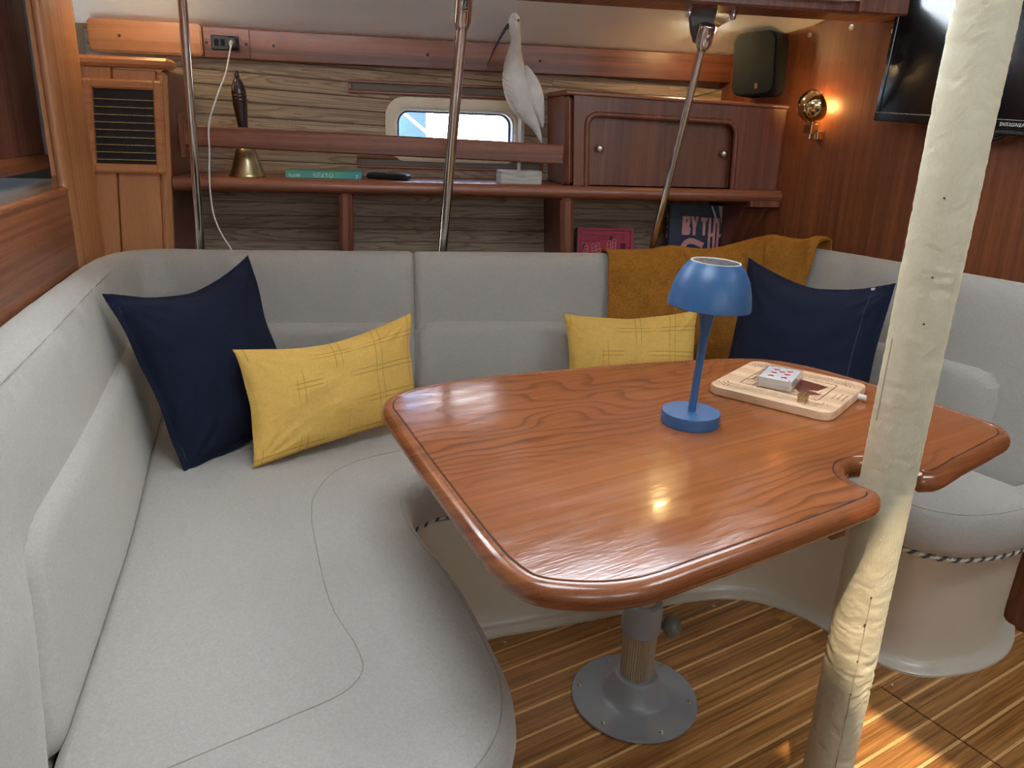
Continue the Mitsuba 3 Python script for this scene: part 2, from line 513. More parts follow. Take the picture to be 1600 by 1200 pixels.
# ------------------------------------------------------------------ the floor
FL = lab('floor', 'varnished teak cabin sole inlaid with pale strips', None, None, 'structure')
scene[FL] = mikit.ply(cbox((-2.2, -1.75, -0.05), (2.1, 2.7, -0.004), 0.001), 'm_gap', smooth=False)
used['floor'] = 1
PITCH_F = 0.0659
for i in range(-6, 14):
    yc = 0.527 + PITCH_F * i           # a pale strip lies on each of these lines
    y0, y1 = yc + 0.0035, yc + PITCH_F - 0.0035
    if y0 < 0.77:
        cuts = [(-0.9, 1.5268), (1.5312, 2.049)]
        y1 = min(y1, 0.7772)
    else:
        cuts = [(-0.9, 2.049)]
    for x0, x1 in cuts:
        put('plank', cbox((x0, y0, -0.01), (x1, y1, 0.0), 0.0006), 'm_floor', FL, False)
        put('pale_strip', cbox((x0, yc - 0.0034, -0.01), (x1, yc + 0.0034, -0.0002), 0.0003), 'm_strip', FL, False)
put('hatch_trim', cbox((-0.9, 0.7790, -0.01), (2.049, 0.7868, -0.0004), 0.0004), 'm_floor', FL, False, label='thin dark border strip of the lift-out floor panel')
for x, y in ((1.505, 0.803), (1.560, 0.773), (2.02, 0.69), (1.11, 1.262), (1.42, 1.2), (0.85, 1.34)):
    put('screw', shift(lathe([(0, 0.0015), (0.0035, 0.0012), (0.005, 0.0), (0.005, -0.004)], 12), x, y, 0), 'm_steel', FL)

# ------------------------------------------------------------------ shell: hull side with its port, bulkheads, deckhead, coachroof
WIN = rrect(-0.172, 1.112, 0.186, 1.232, 0.034)         # the glass
HOLE = rrect(-0.187, 1.100, 0.200, 1.246, 0.045)
slab = Polygon([(-1.25, -0.05), (1.25, -0.05), (1.25, 1.62), (-1.25, 1.62)]).difference(HOLE)


def ext_az(poly, b0, b1):
    """polygon in (a, z), from b0 to b1"""
    m = extr(poly, b1 - b0)
    v = np.array(m.vertices)
    m = tm(np.column_stack([v[:, 0], b0 + v[:, 2], v[:, 1]]), m.faces)
    m.fix_normals()
    return m


WB = lab('wall_back', None, None, None, 'structure')
scene[WB] = mikit.ply(H(ext_az(slab, 0.3000, 0.37), False), 'm_groove', smooth=False)
used['wall_back'] = 1


def zline(z, a):
    t = min(max((z - 0.93) / 0.36, 0.0), 1.0)
    return z - 0.043 * t * (a + 0.28)


PB = 0.041
for k in range(-3, 17):
    z0, z1 = 0.781 + PB * k, 0.781 + PB * (k + 1) - 0.0032
    if z1 > 1.43:
        continue
    for a0, a1 in ((-1.08, -0.30), (-0.30, 0.32), (0.32, 1.02)):
        quad = Polygon([(a0, zline(z0, a0)), (a1, zline(z0, a1)), (a1, zline(z1, a1)), (a0, zline(z1, a0))])
        pieces = quad.difference(HOLE.buffer(0.004))
        for g in getattr(pieces, 'geoms', [pieces]):
            if g.area < 2e-4:
                continue
            inner = g.buffer(-0.0030, join_style=2)
            if inner.is_empty or inner.geom_type != 'Polygon':
                inner = g.buffer(-0.0012, join_style=2)
            m = cat_(ext_az(g, 0.2950, 0.3000), ext_az(inner, 0.2925, 0.2951))
            v = np.array(m.vertices)
            uv = np.column_stack([v[:, 0] + (3.3 if a0 > 0.2 else 0), np.full(len(v), k + 40.0) + np.clip((v[:, 2] - z0 + 0.043 * min(max((z0 - .93) / .36, 0), 1) * (v[:, 0] + 0.28)) / PB, 0.02, 0.97)])
            put('plank', H(m, False), 'm_planks', WB, False, uv=uv)
# thin framed slots above and below the port
for (a0, a1, za, zb, sl) in ((-0.33, 0.285, 1.283, 1.322, -0.040), (-0.31, 0.30, 1.058, 1.096, -0.012)):
    t = put('slot_frame', H(shift(cat_(cbox((a0, 0.283, za), (a1, 0.293, za + 0.009), 0.002), cbox((a0, 0.283, zb - 0.009), (a1, 0.293, zb), 0.002),
            cbox((a0, 0.283, za + 0.009), (a0 + 0.011, 0.293, zb - 0.009), 0.002), cbox((a1 - 0.011, 0.283, za + 0.009), (a1, 0.293, zb - 0.009), 0.002)), 0, 0, 0), False), 'm_rail', WB, 30)
    put('panel', H(cbox((a0 + 0.011, 0.288, za + 0.009), (a1 - 0.011, 0.2925, zb - 0.009), 0.0005), False), 'm_mesh', t, False, label='grey-brown insert of the slot')

# port in the hull side
W1 = thing('window_1', 'small rectangular port with rounded corners and a cream frame in the planked hull side', None)
labels[W1]['kind'] = 'structure'


def ring_az(outer, inner, b0, b1):
    return ext_az(outer.difference(inner), b0, b1)


fr_o = rrect(-0.218, 1.082, 0.232, 1.278, 0.062)
fm = cat_(ring_az(fr_o, HOLE, 0.284, 0.294), ring_az(fr_o.buffer(-0.004), HOLE.buffer(0.003), 0.279, 0.2842), ring_az(fr_o.buffer(-0.009), HOLE.buffer(0.008), 0.2765, 0.2792))
put('frame', H(fm, False), 'm_cream', W1, 20)
put('reveal', H(ring_az(HOLE.buffer(0.001), rrect(-0.180, 1.106, 0.194, 1.238, 0.038), 0.292, 0.335), False), 'm_white', W1, 30)
put('gasket', H(ring_az(rrect(-0.181, 1.105, 0.195, 1.239, 0.039), rrect(-0.174, 1.110, 0.188, 1.233, 0.034), 0.335, 0.345), False), 'm_gasket', W1, 30)
gp = ext_az(rrect(-0.177, 1.108, 0.191, 1.236, 0.036), 0.3399, 0.3401)
v, f = np.array(gp.vertices), np.array(gp.faces)
keep = np.all(v[f][:, :, 1] < 0.34, axis=1)
put('pane', H(tm(v, f[keep]), False), 'm_pane', W1, False)
put('hinge', H(cbox((0.199, 0.30, 1.115), (0.204, 0.333, 1.205), 0.001), False), 'm_greytrim', W1, 30)

# right bulkhead
scene['wall_right'] = mikit.ply(cat_(cbox((XB, -1.75, -0.03), (XB + 0.03, 2.3, 1.95), 0.001)), 'm_bulk', smooth=False)
lab('wall_right', 'varnished teak bulkhead with fine upright grain', None, None, 'structure')
used['wall_right'] = 1
for y, z in ((1.67, 1.488), (1.53, 1.498), (1.395, 1.478), (1.385, 1.40)):
    put('screw_cover', moved(lathe([(0, 0.0022), (0.006, 0.002), (0.0085, 0.0)], 16), trimesh.transformations.translation_matrix((XB, y, z)) @ rotm((0, 1, 0), -90)), 'm_nickel', 'wall_right')


# deckhead liner: climbs from the top rail, then runs nearly level to the beam
def liner_z(a, b):
    t = np.interp(b, [-0.33, -0.2, 0.0, 0.08, 0.16, 0.22, 0.27, 0.32], [1.568, 1.556, 1.532, 1.518, 1.497, 1.472, 1.450, 1.438])
    return t - 0.025 * (a - 0.17) * np.clip((0.27 - b) / 0.2, 0, 1)


aa, bb = np.meshgrid(np.linspace(-1.25, 1.03, 30), np.array([-0.33, -0.27, -0.2, -0.1, 0.0, 0.05, 0.1, 0.14, 0.18, 0.22, 0.25, 0.28, 0.32]), indexing='ij')
zz = liner_z(aa, bb)
low, up = np.stack([aa, bb, zz], -1), np.stack([aa, bb, zz + 0.02], -1)
lm = cat_(grid(low, flip=True), grid(up))
put('ceiling', H(lm, False), 'm_liner', None, 50, kind='structure', label='pale moulded deckhead liner over the shelf')
# beam along the side deck edge
put('trim_1', H(cat_(cbox((-1.3, -0.345, 1.502), (1.108, -0.21, 1.534), 0.006), cbox((0.975, -0.330, 1.52), (1.108, -0.21, 1.60), 0.004), cbox((0.96, -0.366, 1.502), (1.166, -0.30, 1.64), 0.004)), False), 'm_cab', None, 30, kind='structure', label='dark wooden beam under the side deck edge')
# coachroof side above the beam, with two long windows of frosted daylight
side = Polygon([(-1.6, 1.53), (1.16, 1.53), (1.16, 1.95), (-1.6, 1.95)])
wins = [rrect(-0.95, 1.545, -0.25, 1.68, 0.05), rrect(0.10, 1.545, 0.96, 1.68, 0.05)]
for w in wins:
    side = side.difference(w)
put('wall_upper', H(ext_az(side, -0.36, -0.335), False), 'm_liner', None, False, kind='structure', label='pale coachroof side above the beam')
for i, w in enumerate(wins):
    k = thing(f'window_{i + 2}', 'long coachroof window above the beam', None)
    labels[k]['kind'] = 'structure'
    put('frame', H(ring_az(w.buffer(0.02), w, -0.364, -0.33), False), 'm_chrome', k, 30)
    pm = ext_az(w, -0.349, -0.345)
    put('pane', H(pm, False), 'm_frosted', k, False, emitter=em(SIDE_WINDOW))
# coachroof with an open hatch (sun and sky) and a frosted hatch
roof = Polygon([(-2.2, -1.75), (2.09, -1.75), (2.09, 1.72), (-0.6, 2.75), (-2.2, 2.75)])
open_hatch = sbox(0.48, -0.26, 0.77, 0.20)
frost = rrect(0.15, 0.45, 0.68, 0.98, 0.05)
frost2 = rrect(1.25, -0.45, 1.80, 0.10, 0.05)
put('ceiling', shift(extr(roof.difference(open_hatch).difference(frost).difference(frost2), 0.03), 0, 0, 1.87), 'm_liner', None, False, kind='structure', label='pale coachroof headliner')
k = thing('window_4', 'frosted deck hatch in the coachroof', None); labels[k]['kind'] = 'structure'
put('frame', shift(extr(frost.buffer(0.03).difference(frost.buffer(-0.002)), 0.045), 0, 0, 1.86), 'm_steel', k, False)
pm = shift(extr(frost, 0.004), 0, 0, 1.892)
put('pane', pm, 'm_frosted', k, False, emitter=em(HATCH))
k = thing('window_8', 'frosted deck hatch near the right bulkhead', None); labels[k]['kind'] = 'structure'
put('frame', shift(extr(frost2.buffer(0.03).difference(frost2.buffer(-0.002)), 0.045), 0, 0, 1.86), 'm_steel', k, False)
put('pane', shift(extr(frost2, 0.004), 0, 0, 1.892), 'm_frosted', k, False, emitter=em(HATCH))
k = thing('window_5', 'smoked deck hatch in the coachroof', None); labels[k]['kind'] = 'structure'
put('frame', shift(extr(open_hatch.buffer(0.02, join_style=2).difference(open_hatch), 0.06), 0, 0, 1.86), 'm_steel', k, False)
v_ = np.array([[0.48, -0.26, 1.90], [0.77, -0.26, 1.90], [0.77, 0.20, 1.90], [0.48, 0.20, 1.90]])
put('pane', tm(v_, [[0, 1, 2], [0, 2, 3]]), 'm_smoked', k, False)
# the other side of the cabin, behind the camera
put('wall_front', cbox((-2.2, -1.78, -0.03), (2.09, -1.74, 1.95), 0.001), 'm_cream', None, False, kind='structure', label='cream cabin side opposite the settee')
for i, (x0, x1) in enumerate(((-0.9, -0.1), (0.3, 1.1))):
    k = thing(f'window_{i + 6}', 'long window in the opposite cabin side', None); labels[k]['kind'] = 'structure'
    put('frame', cat_(cbox((x0 - 0.03, -1.745, 1.37), (x1 + 0.03, -1.725, 1.40)), cbox((x0 - 0.03, -1.745, 1.72), (x1 + 0.03, -1.725, 1.75)), cbox((x0 - 0.03, -1.745, 1.40), (x0, -1.725, 1.72)), cbox((x1, -1.745, 1.40), (x1 + 0.03, -1.725, 1.72))), 'm_chrome', k)
    put('pane', cbox((x0, -1.742, 1.40), (x1, -1.736, 1.72), 0.0005), 'm_frosted', k, False, emitter=em(REAR_WINDOW))
put('wall_end', cbox((-2.2, -1.75, -0.03), (-2.16, 2.75, 1.95), 0.001), 'm_leftpanel', None, False, kind='structure', label='wooden bulkhead at the end of the cabin')

# ------------------------------------------------------------------ left bulkhead with the pass-through
pan = Polygon([(-1.9, 0.0), (0.862, 0.0), (0.862, 1.62), (-1.9, 1.62)])
opening = rrect(-1.5, 1.018, 0.584, 2.2, 0.035).union(sbox(-1.5, 1.4, 0.584, 1.8))
pan = pan.difference(opening)


def ext_tz(poly, o0, o1):
    m = extr(poly, o1 - o0)
    v = np.array(m.vertices)
    m = tm(np.column_stack([v[:, 0], o0 + v[:, 2], v[:, 1]]), m.faces)
    m.fix_normals()
    return m


low = pan.intersection(sbox(-2, 0, 0.584, 1.7))
post = pan.intersection(sbox(0.5845, 0, 1.2, 1.7))
WL = lab('wall_left', None, None, None, 'structure')
scene[WL] = mikit.ply(Lf(ext_tz(low, -0.03, 0.0)), 'm_leftpanel', smooth=False)
used['wall_left'] = 1
put('post', Lf(cat_(ext_tz(post, -0.03, 0.0015))), 'm_left', WL, False, label='paler upright post beside the opening')
rim = np.array([(-1.4, 1.016)] + [(t, 1.016) for t in np.linspace(-1.3, 0.53, 20)] + [(0.562 + 0.022 * math.cos(x), 1.040 - 0.024 * math.sin(x) - 0.0) for x in np.linspace(math.pi / 2, 0, 8)] + [(0.584, z) for z in np.linspace(1.06, 1.6, 10)])
rim3 = np.column_stack([rim[:, 0], np.full(len(rim), -0.008), rim[:, 1]])
put('rim_moulding', Lf(tube(rim3[:25], 0.0115, 12)), 'm_leftpanel', WL, 60, label='rounded moulding under the opening')
put('rim_moulding', Lf(tube(rim3[24:], 0.0115, 12)), 'm_left', WL, 60, label='rounded moulding beside the opening')
# what is seen through the opening
put('wall_recess', Lf(cat_(cbox((-1.9, -0.62, 0.85), (1.05, -0.60, 1.75)), cbox((0.99, -0.6, 0.85), (1.01, -0.03, 1.75)))), 'm_recess', None, False, kind='structure', label='dim space behind the pass-through opening')
k = thing('hanging_locker_door', 'dark reddish wooden locker door seen through the opening at the left', 'door')
put('panel', Lf(cbox((-0.6, -0.125, 1.09), (0.836, -0.105, 1.62), 0.003)), 'm_darkpanel', k)
put('lower_lip', Lf(tube([(-0.6, -0.112, 1.072), (0.833, -0.112, 1.072)], 0.021, 14)), 'm_leftpanel', k, 60, label='rounded lower lip')
put('edge_strip', Lf(cbox((0.851, -0.12, 1.066), (0.893, -0.10, 1.62), 0.002)), 'm_greytrim', k, label='pale grey edge strip')
put('berth_ledge', Lf(cbox((-0.9, -0.55, 0.985), (0.97, -0.11, 1.018), 0.008)), 'm_greytrim', None, 30, label='grey padded ledge behind the pass-through opening below the dark locker door', cat='ledge')

# ------------------------------------------------------------------ joinery on the hull side
# vent cabinet at the left end
k = thing('vent_cabinet', 'narrow wooden cabinet with a louvred vent at the left end of the shelf', 'cabinet')
put('side_panel', H(cbox((-0.832, 0.020, 0.66), (-0.813, 0.29, 1.312), 0.006)), 'm_cab', k)
put('stile', H(cbox((-1.035, 0.0, 0.66), (-0.952, 0.03, 1.312), 0.002)), 'm_left', k)
put('front_panel', H(cbox((-0.949, 0.002, 0.66), (-0.841, 0.03, 1.309), 0.003)), 'm_left', k)
put('corner_post', H(cbox((-0.8395, -0.003, 0.66), (-0.812, 0.026, 1.306), 0.009)), 'm_left', k)
put('cap', H(cbox((-1.037, -0.010, 1.314), (-0.801, 0.075, 1.340), 0.008)), 'm_ventframe', k, label='thick rounded top board')
va, vb, vz0, vz1 = -1.021, -0.8195, 1.044, 1.283
fw = 0.024
fr = put('vent_frame', H(cat_(cbox((va, -0.020, vz0), (va + fw, 0.002, vz1), 0.005), cbox((vb - fw, -0.020, vz0), (vb, 0.002, vz1), 0.005),
                              cbox((va + fw - 0.004, -0.0195, vz0), (vb - fw + 0.004, 0.002, vz0 + fw), 0.005), cbox((va + fw - 0.004, -0.0195, vz1 - fw), (vb - fw + 0.004, 0.002, vz1), 0.005))), 'm_ventframe', k)
put('backing', H(cbox((va + fw - 0.002, -0.0035, vz0 + fw - 0.002), (vb - fw + 0.002, 0.001, vz1 - fw + 0.002), 0.0004)), 'm_black', fr, False, label='black opening behind the slats')
for i in range(9):
    z = vz0 + fw + 0.011 + i * 0.0192
    s = cbox((va + fw, -0.017, z - 0.0009), (vb - fw, -0.010, z + 0.0009), 0.0003)
    put('slat', H(s), 'm_slat', fr, False)
# rear wall trim at far left
put('trim_2', H(tube([(-1.046, 0.0, 1.35), (-1.05, 0.0, 1.56)], 0.012, 10), False), 'm_left', None, 60, kind='structure', label='upright batten in the corner above the vent cabinet')

# shelf
SH = thing('shelf', 'long varnished teak shelf with a rounded front edge along the hull side', 'shelf')
put('board', H(cbox((-0.808, 0.018, 1.005), (1.018, 0.291, 1.0335), 0.001), False), 'm_rail', SH)
nose = np.array([(0.020 + 0.021 * math.cos(x), 1.0165 + 0.0195 * math.sin(x)) for x in np.linspace(math.pi / 2, 3 * math.pi / 2, 14)])
nr = np.array([[(a, b - 0.0, z) for b, z in nose] for a in np.linspace(-0.809, 1.02, 40)])
nm = grid(nr)
caps = [hullmesh([(a, b, z) for b, z in nose] + [(a + 0.001, b, z) for b, z in nose]) for a in (-0.809, 1.019)]
put('front_moulding', H(cat_(nm, *caps), False), 'm_rail', SH, 40, label='rounded front moulding')
for a0, a1 in ((-0.357, -0.318), (0.300, 0.342)):
    put('bracket', H(cat_(cbox((a0, 0.002, 0.66), (a1, 0.05, 1.004), 0.012), cbox((a0 + 0.006, 0.045, 0.66), (a1 - 0.006, 0.290, 1.004), 0.001))), 'm_cab', SH)
g = Polygon([(0.0, 1.004), (0.29, 1.004), (0.29, 0.66), (0.18, 0.66), (0.12, 0.86), (0.05, 0.975), (0.0, 0.985)])
m = extr(g, 0.10)
v = np.array(m.vertices)
m = tm(np.column_stack([0.915 + v[:, 2], v[:, 0], v[:, 1]]), m.faces); m.fix_normals()
put('bracket', H(m, False), 'm_cab', SH, False)
put('lower_board', H(cbox((-0.80, 0.05, 0.675), (0.99, 0.291, 0.690), 0.001), False), 'm_rail', SH)

# fiddle rail across the shelf front
put('fiddle_rail', H(moved(cbox((-0.790, 0.028, 1.1075), (0.3105, 0.046, 1.1645), 0.004), rotm((0, 1, 0), 1.15, (-0.24, 0, 1.137))), False), 'm_rail', None, 30, label='long dark wooden fiddle rail spanning in front of the port above the shelf', cat='rail')
put('fiddle_cleat', H(cat_(cbox((-0.785, 0.020, 1.085), (-0.770, 0.06, 1.205), 0.003)), False), 'm_cab', None, 30, label='small upright wooden cleat holding the left end of the fiddle rail', cat='cleat')
# top rail
k = thing('top_rail', 'wooden rail along the top of the planked hull side with a raised left board', 'rail')
put('rail_board', H(cbox((-0.62, 0.262, 1.362), (1.02, 0.292, 1.447), 0.003), False), 'm_rail', k)
lb = rrect(-1.055, 1.366, -0.745, 1.452, 0.012)
put('raised_board', H(cat_(ext_az(lb, 0.246, 0.29), ext_az(lb.buffer(-0.004), 0.242, 0.247)), False), 'm_ventframe', k, 30, label='raised orange-brown board')
put('outlet_panel', H(cbox((-0.7445, 0.256, 1.364), (-0.612, 0.291, 1.4475), 0.002), False), 'm_rail', k)
for a, z, b in ((-0.97, 1.41, 0.242), (-0.545, 1.405, 0.262), (-0.085, 1.402, 0.262), (0.27, 1.40, 0.262), (-0.735, 1.405, 0.256), (-0.623, 1.405, 0.256)):
    put('screw', H(shift(moved(lathe([(0, 0.0012), (0.0035, 0.0008), (0.0045, 0.0)], 12), rotm((1, 0, 0), 90)), a, b, z), False), 'm_gasket', k)
# outlet, charger and cable
k = thing('power_outlet', 'black double power outlet in the top rail with a white charging plug', 'outlet')
put('plate', H(cbox((-0.721, 0.250, 1.386), (-0.643, 0.2559, 1.4255), 0.0015), False), 'm_black', k)
for a in (-0.705, -0.688):
    put('socket', H(cbox((a - 0.006, 0.2485, 1.397), (a + 0.006, 0.2505, 1.415), 0.0008), False), 'm_blackgloss', k)
put('charger', H(cbox((-0.672, 0.222, 1.390), (-0.645, 0.2505, 1.421), 0.003), False), 'm_black', k)
CB = [W(-0.659, 0.222, 1.405), W(-0.656, 0.205, 1.402), W(-0.655, 0.16, 1.375), W(-0.655, 0.06, 1.31), W(-0.668, -0.004, 1.255), W(-0.695, -0.012, 1.18), W(-0.700, -0.013, 1.11), W(-0.705, -0.015, 1.05), W(-0.706, -0.020, 1.0), W(-0.700, -0.024, 0.93), W(-0.682, -0.028, 0.88), W(-0.660, -0.032, 0.84), W(-0.65, -0.034, 0.79)]
k = thing('charging_cable', 'thin white charging cable hanging from the outlet down behind the backrest', 'cable')
put('cord', tube(smooth_line(CB, 8), 0.0024, 8), 'm_cable', k, 60)
put('plug', tube([W(-0.659, 0.223, 1.4055), W(-0.657, 0.20, 1.400), W(-0.6555, 0.186, 1.392)], [0.0062, 0.0056, 0.0036], 10), 'm_white', k, 60)

# cabinet with two sliding doors at the right
k = thing('locker_cabinet', 'dark wooden cabinet with two sliding doors on the right end of the shelf', 'cabinet')
CZ0, CZ1 = 1.036, 1.292
op = rrect(0.385, 1.0, 0.862, 1.243, 0.035)
face = Polygon([(0.345, CZ0), (1.062, CZ0), (1.052, CZ1), (0.345, CZ1)]).difference(op)


def tilt(m):       # the top runs slightly downhill to the right
    m = m.copy(); v = np.array(m.vertices); v[:, 2] -= 0.020 * (v[:, 0] - 0.45) * (v[:, 2] - CZ0) / 0.25; m.vertices = v; return m


def clipa(m, a=1.0):
    """keeps the right-hand end on this side of the bulkhead"""
    m = m.copy(); v = np.array(m.vertices)
    x = P0[0] + (v[:, 0] - 0.055 * (v[:, 2] - 1.03)) * U[0] + v[:, 1] * NB[0]
    v[:, 0] -= np.maximum(x - (XB - 0.0008), 0) / U[0]
    m.vertices = v; return m


put('face_frame', H(clipa(tilt(ext_az(face, 0.030, 0.050)))), 'm_cab', k, False)
put('corner_post', H(tilt(cbox((0.318, 0.0295, CZ0), (0.346, 0.062, CZ1), 0.012))), 'm_cab', k, 40)
put('side_panel', H(tilt(cbox((0.320, 0.058, CZ0), (0.336, 0.290, CZ1 - 0.002), 0.001))), 'm_cab', k)
put('top_panel', H(clipa(tilt(cat_(cbox((0.318, 0.024, CZ1), (1.075, 0.291, CZ1 + 0.014), 0.004))))), 'm_rail', k)
mo = np.array(op.exterior.coords)[:-1]
mo = mo[mo[:, 1] > CZ0 - 0.02]
st = np.argmin(np.hypot(mo[:, 0] - 0.862, mo[:, 1] - 1.035))
line = np.array([(0.862, CZ0)] + [(0.827 + 0.035 * math.cos(x), 1.208 + 0.035 * math.sin(x)) for x in np.linspace(0, math.pi / 2, 10)] + [(0.42 + 0.035 * math.cos(x), 1.208 + 0.035 * math.sin(x)) for x in np.linspace(math.pi / 2, math.pi, 10)] + [(0.385, CZ0)])
put('opening_moulding', H(tilt(tube(np.column_stack([line[:, 0], np.full(len(line), 0.030), line[:, 1]]), 0.0085, 12))), 'm_cab', k, 60, label='rounded moulding round the door opening')
d1 = put('sliding_door', H(tilt(cbox((0.380, 0.050, CZ0 + 0.001), (0.640, 0.060, 1.244), 0.001))), 'm_cab', k, False)
d2 = put('sliding_door', H(tilt(cbox((0.620, 0.0615, CZ0 + 0.001), (0.866, 0.0715, 1.240), 0.001))), 'm_cab', k, False)
kn = lathe([(0, 0.024), (0.006, 0.0235), (0.0105, 0.021), (0.0118, 0.0175), (0.010, 0.0135), (0.0055, 0.0115), (0.0045, 0.003), (0.0065, 0.0)], 24)
for dd, a, b, z in ((d1, 0.428, 0.050, 1.146), (d2, 0.834, 0.0615, 1.142)):
    put('knob', H(shift(moved(kn, rotm((1, 0, 0), 90)), a, b, z)), 'm_nickel', dd, 50, label='brushed nickel knob')

# ------------------------------------------------------------------ chrome tie rods from deck to chainplates


def rod(label, bot, top, r, fit_bot, fr, bracket=False):
    k = thing('tie_rod', label, 'rod')
    bot, top, fb = np.array(bot), np.array(top), np.array(fit_bot)
    d = (top - bot) / np.linalg.norm(top - bot)
    put('shaft', tube([bot - d * 0.12, bot, (bot + fb) / 2, fb + d * 0.03], r, 20), 'm_chrome', k, 60)
    L = np.linalg.norm(top - fb)
    m = lathe([(0, 0), (r * 1.05, 0), (r * 1.15, 0.004), (fr, 0.018), (fr, L - 0.004), (fr * 0.9, L), (0, L)], 28)
    M = trimesh.geometry.align_vectors([0, 0, 1], d); M[:3, 3] = fb
    put('end_fitting', moved(m, M), 'm_chrome', k, 35)
    side = np.array([-0.3, -1, 0.0]); side -= d * (side @ d); side /= np.linalg.norm(side)
    c = fb + d * min(0.052, L * 0.6) + side * (fr - 0.001)
    S_ = trimesh.geometry.align_vectors([0, 0, 1], side); S_[:3, 3] = c
    s = put('clevis_pin', moved(lathe([(0, 0.005), (0.006, 0.0048), (0.0078, 0.003), (0.0078, 0)], 20), S_), 'm_steel', k, 35)
    put('slot', moved(shift(cbox((-0.001, -0.0065, 0.0045), (0.001, 0.0065, 0.0055), 0.0002), 0, 0, 0), S_), 'm_black', s, False)
    return k, d


rod('chrome tie rod in front of the vent cabinet and the outlet', W(-0.744, -0.022, 0.845), W(-0.681, -0.25, 1.535), 0.0108, W(-0.688, -0.235, 1.462), 0.0200)
rod('chrome tie rod in front of the port', W(-0.059, -0.022, 0.846), W(-0.026, -0.25, 1.535), 0.0140, W(-0.033, -0.245, 1.424), 0.0215)
k, d = rod('chrome tie rod in front of the cabinet, leaning to the beam', W(0.595, -0.022, 0.856), W(0.591, -0.288, 1.466), 0.0100, W(0.588, -0.274, 1.402), 0.0210)
br = Polygon([(0.548, 1.512), (0.625, 1.512), (0.616, 1.452), (0.602, 1.424), (0.574, 1.424), (0.562, 1.452)])
put('beam_bracket', H(ext_az(br, -0.264, -0.246), False), 'm_tang', k, False, label='dark steel tang under the beam')
for a in (0.546, 0.666):
    b = put('bolt', H(shift(lathe([(0, -0.024), (0.006, -0.0225), (0.0085, -0.017), (0.0085, -0.010), (0.0115, -0.0095), (0.0115, 0.0)], 12), a, -0.268, 1.503), False), 'm_chrome', k, 35)

# ------------------------------------------------------------------ things on the shelf
# handbell
k = thing('hand_bell', 'brass handbell with a turned dark wooden handle standing behind the fiddle rail', 'bell')
bc = W(-0.626, 0.13, 1.0338)
bp = [(0.0515, 0.0), (0.0525, 0.002), (0.050, 0.008), (0.0445, 0.020), (0.038, 0.040), (0.0325, 0.060), (0.0285, 0.074), (0.022, 0.083), (0.010, 0.087), (0.0, 0.0875)]
put('bell_body', shift(lathe(bp, 40), *bc), 'm_brassold', k, 60)
hp = [(0.0, 0.083), (0.011, 0.085), (0.0125, 0.09), (0.0125, 0.118), (0.0135, 0.135), (0.016, 0.165), (0.0195, 0.196), (0.0205, 0.206), (0.019, 0.2075), (0.0205, 0.210), (0.0205, 0.215), (0.019, 0.217), (0.0205, 0.2195), (0.0205, 0.2245), (0.019, 0.2265), (0.0203, 0.229), (0.0195, 0.238), (0.0165, 0.252), (0.0120, 0.264), (0.0075, 0.2705), (0.0055, 0.272), (0.0068, 0.275), (0.0068, 0.280), (0.0055, 0.282), (0.0065, 0.286), (0.0052, 0.290), (0.0, 0.291)]
put('handle', shift(moved(lathe(hp, 32), rotm(W(1, 0, 0) * 0 + U * 0 + NB, -3.0, (0, 0, 0.08))), *bc), 'm_darkwood', k, 40, label='turned dark wooden handle')

# teal game box
k = thing('game_box', 'flat teal game box with white lettering on the shelf beside the handbell', 'box')
put('box', H(cbox((-0.515, 0.100, 1.0338), (-0.293, 0.235, 1.0535), 0.0015), False), 'm_teal', k)
def hull_text(txt, h, a, b, z, m, parent, bold=False, sx=1.0, depth=0.0006, lean=False):
    t = meshkit.text_mesh(txt, h, depth, bold)
    v = np.array(t.vertices)
    t = tm(np.column_stack([a + v[:, 0] * sx, b - v[:, 2], z + v[:, 1]]), t.faces); t.fix_normals()
    return put('lettering', H(t, lean), m, parent, False)
hull_text('PLAYER', 0.0085, -0.505, 0.0999, 1.0365, 'm_white', k, True, 0.75)
hull_text('SEXTO', 0.0125, -0.436, 0.0999, 1.0365, 'm_white', k, False, 1.05)
hull_text('2', 0.0095, -0.311, 0.0999, 1.0365, 'm_white', k, True)

# remote control, askew
k = thing('remote_control', 'black remote control lying askew on the shelf near the port', 'remote')
rm = cbox((-0.066, -0.021, 0.0), (0.066, 0.021, 0.018), 0.005)
Mr = trimesh.transformations.translation_matrix(W(-0.212, 0.135, 1.0338)) @ rotm(Z, -22 - 24)
put('body', moved(rm, Mr), 'm_black', k)
for i in range(5):
    for j in range(3):
        put('button', moved(cbox((-0.05 + i * 0.019, -0.014 + j * 0.0105, 0.0178), (-0.04 + i * 0.019, -0.007 + j * 0.0105, 0.0195), 0.0006), Mr), 'm_gasket', k, False)

# carved white shore bird on a rod
k = thing('bird_carving', 'white carved wading bird with a long dark bill on a rod and whitewashed block', 'bird figure')
BB = 0.085
sp = smooth_line([(0.158, 1.512, .004), (0.156, 1.505, .012), (0.154, 1.494, .0165), (0.154, 1.478, .0180), (0.157, 1.462, .0160), (0.161, 1.447, .0145), (0.160, 1.428, .0165), (0.158, 1.405, .0215), (0.157, 1.380, .0285), (0.160, 1.352, .0360), (0.166, 1.326, .0420), (0.176, 1.298, .0445), (0.189, 1.270, .0410), (0.204, 1.243, .0320), (0.220, 1.218, .0200), (0.232, 1.198, .0120), (0.241, 1.180, .0085), (0.247, 1.166, .0055), (0.250, 1.156, .0015)], 5)
tg = np.gradient(sp[:, :2], axis=0); tg /= np.linalg.norm(tg, axis=1, keepdims=True)
pn = np.stack([tg[:, 1], -tg[:, 0]], 1)
ang = np.arange(28) * 2 * math.pi / 28
rings = []
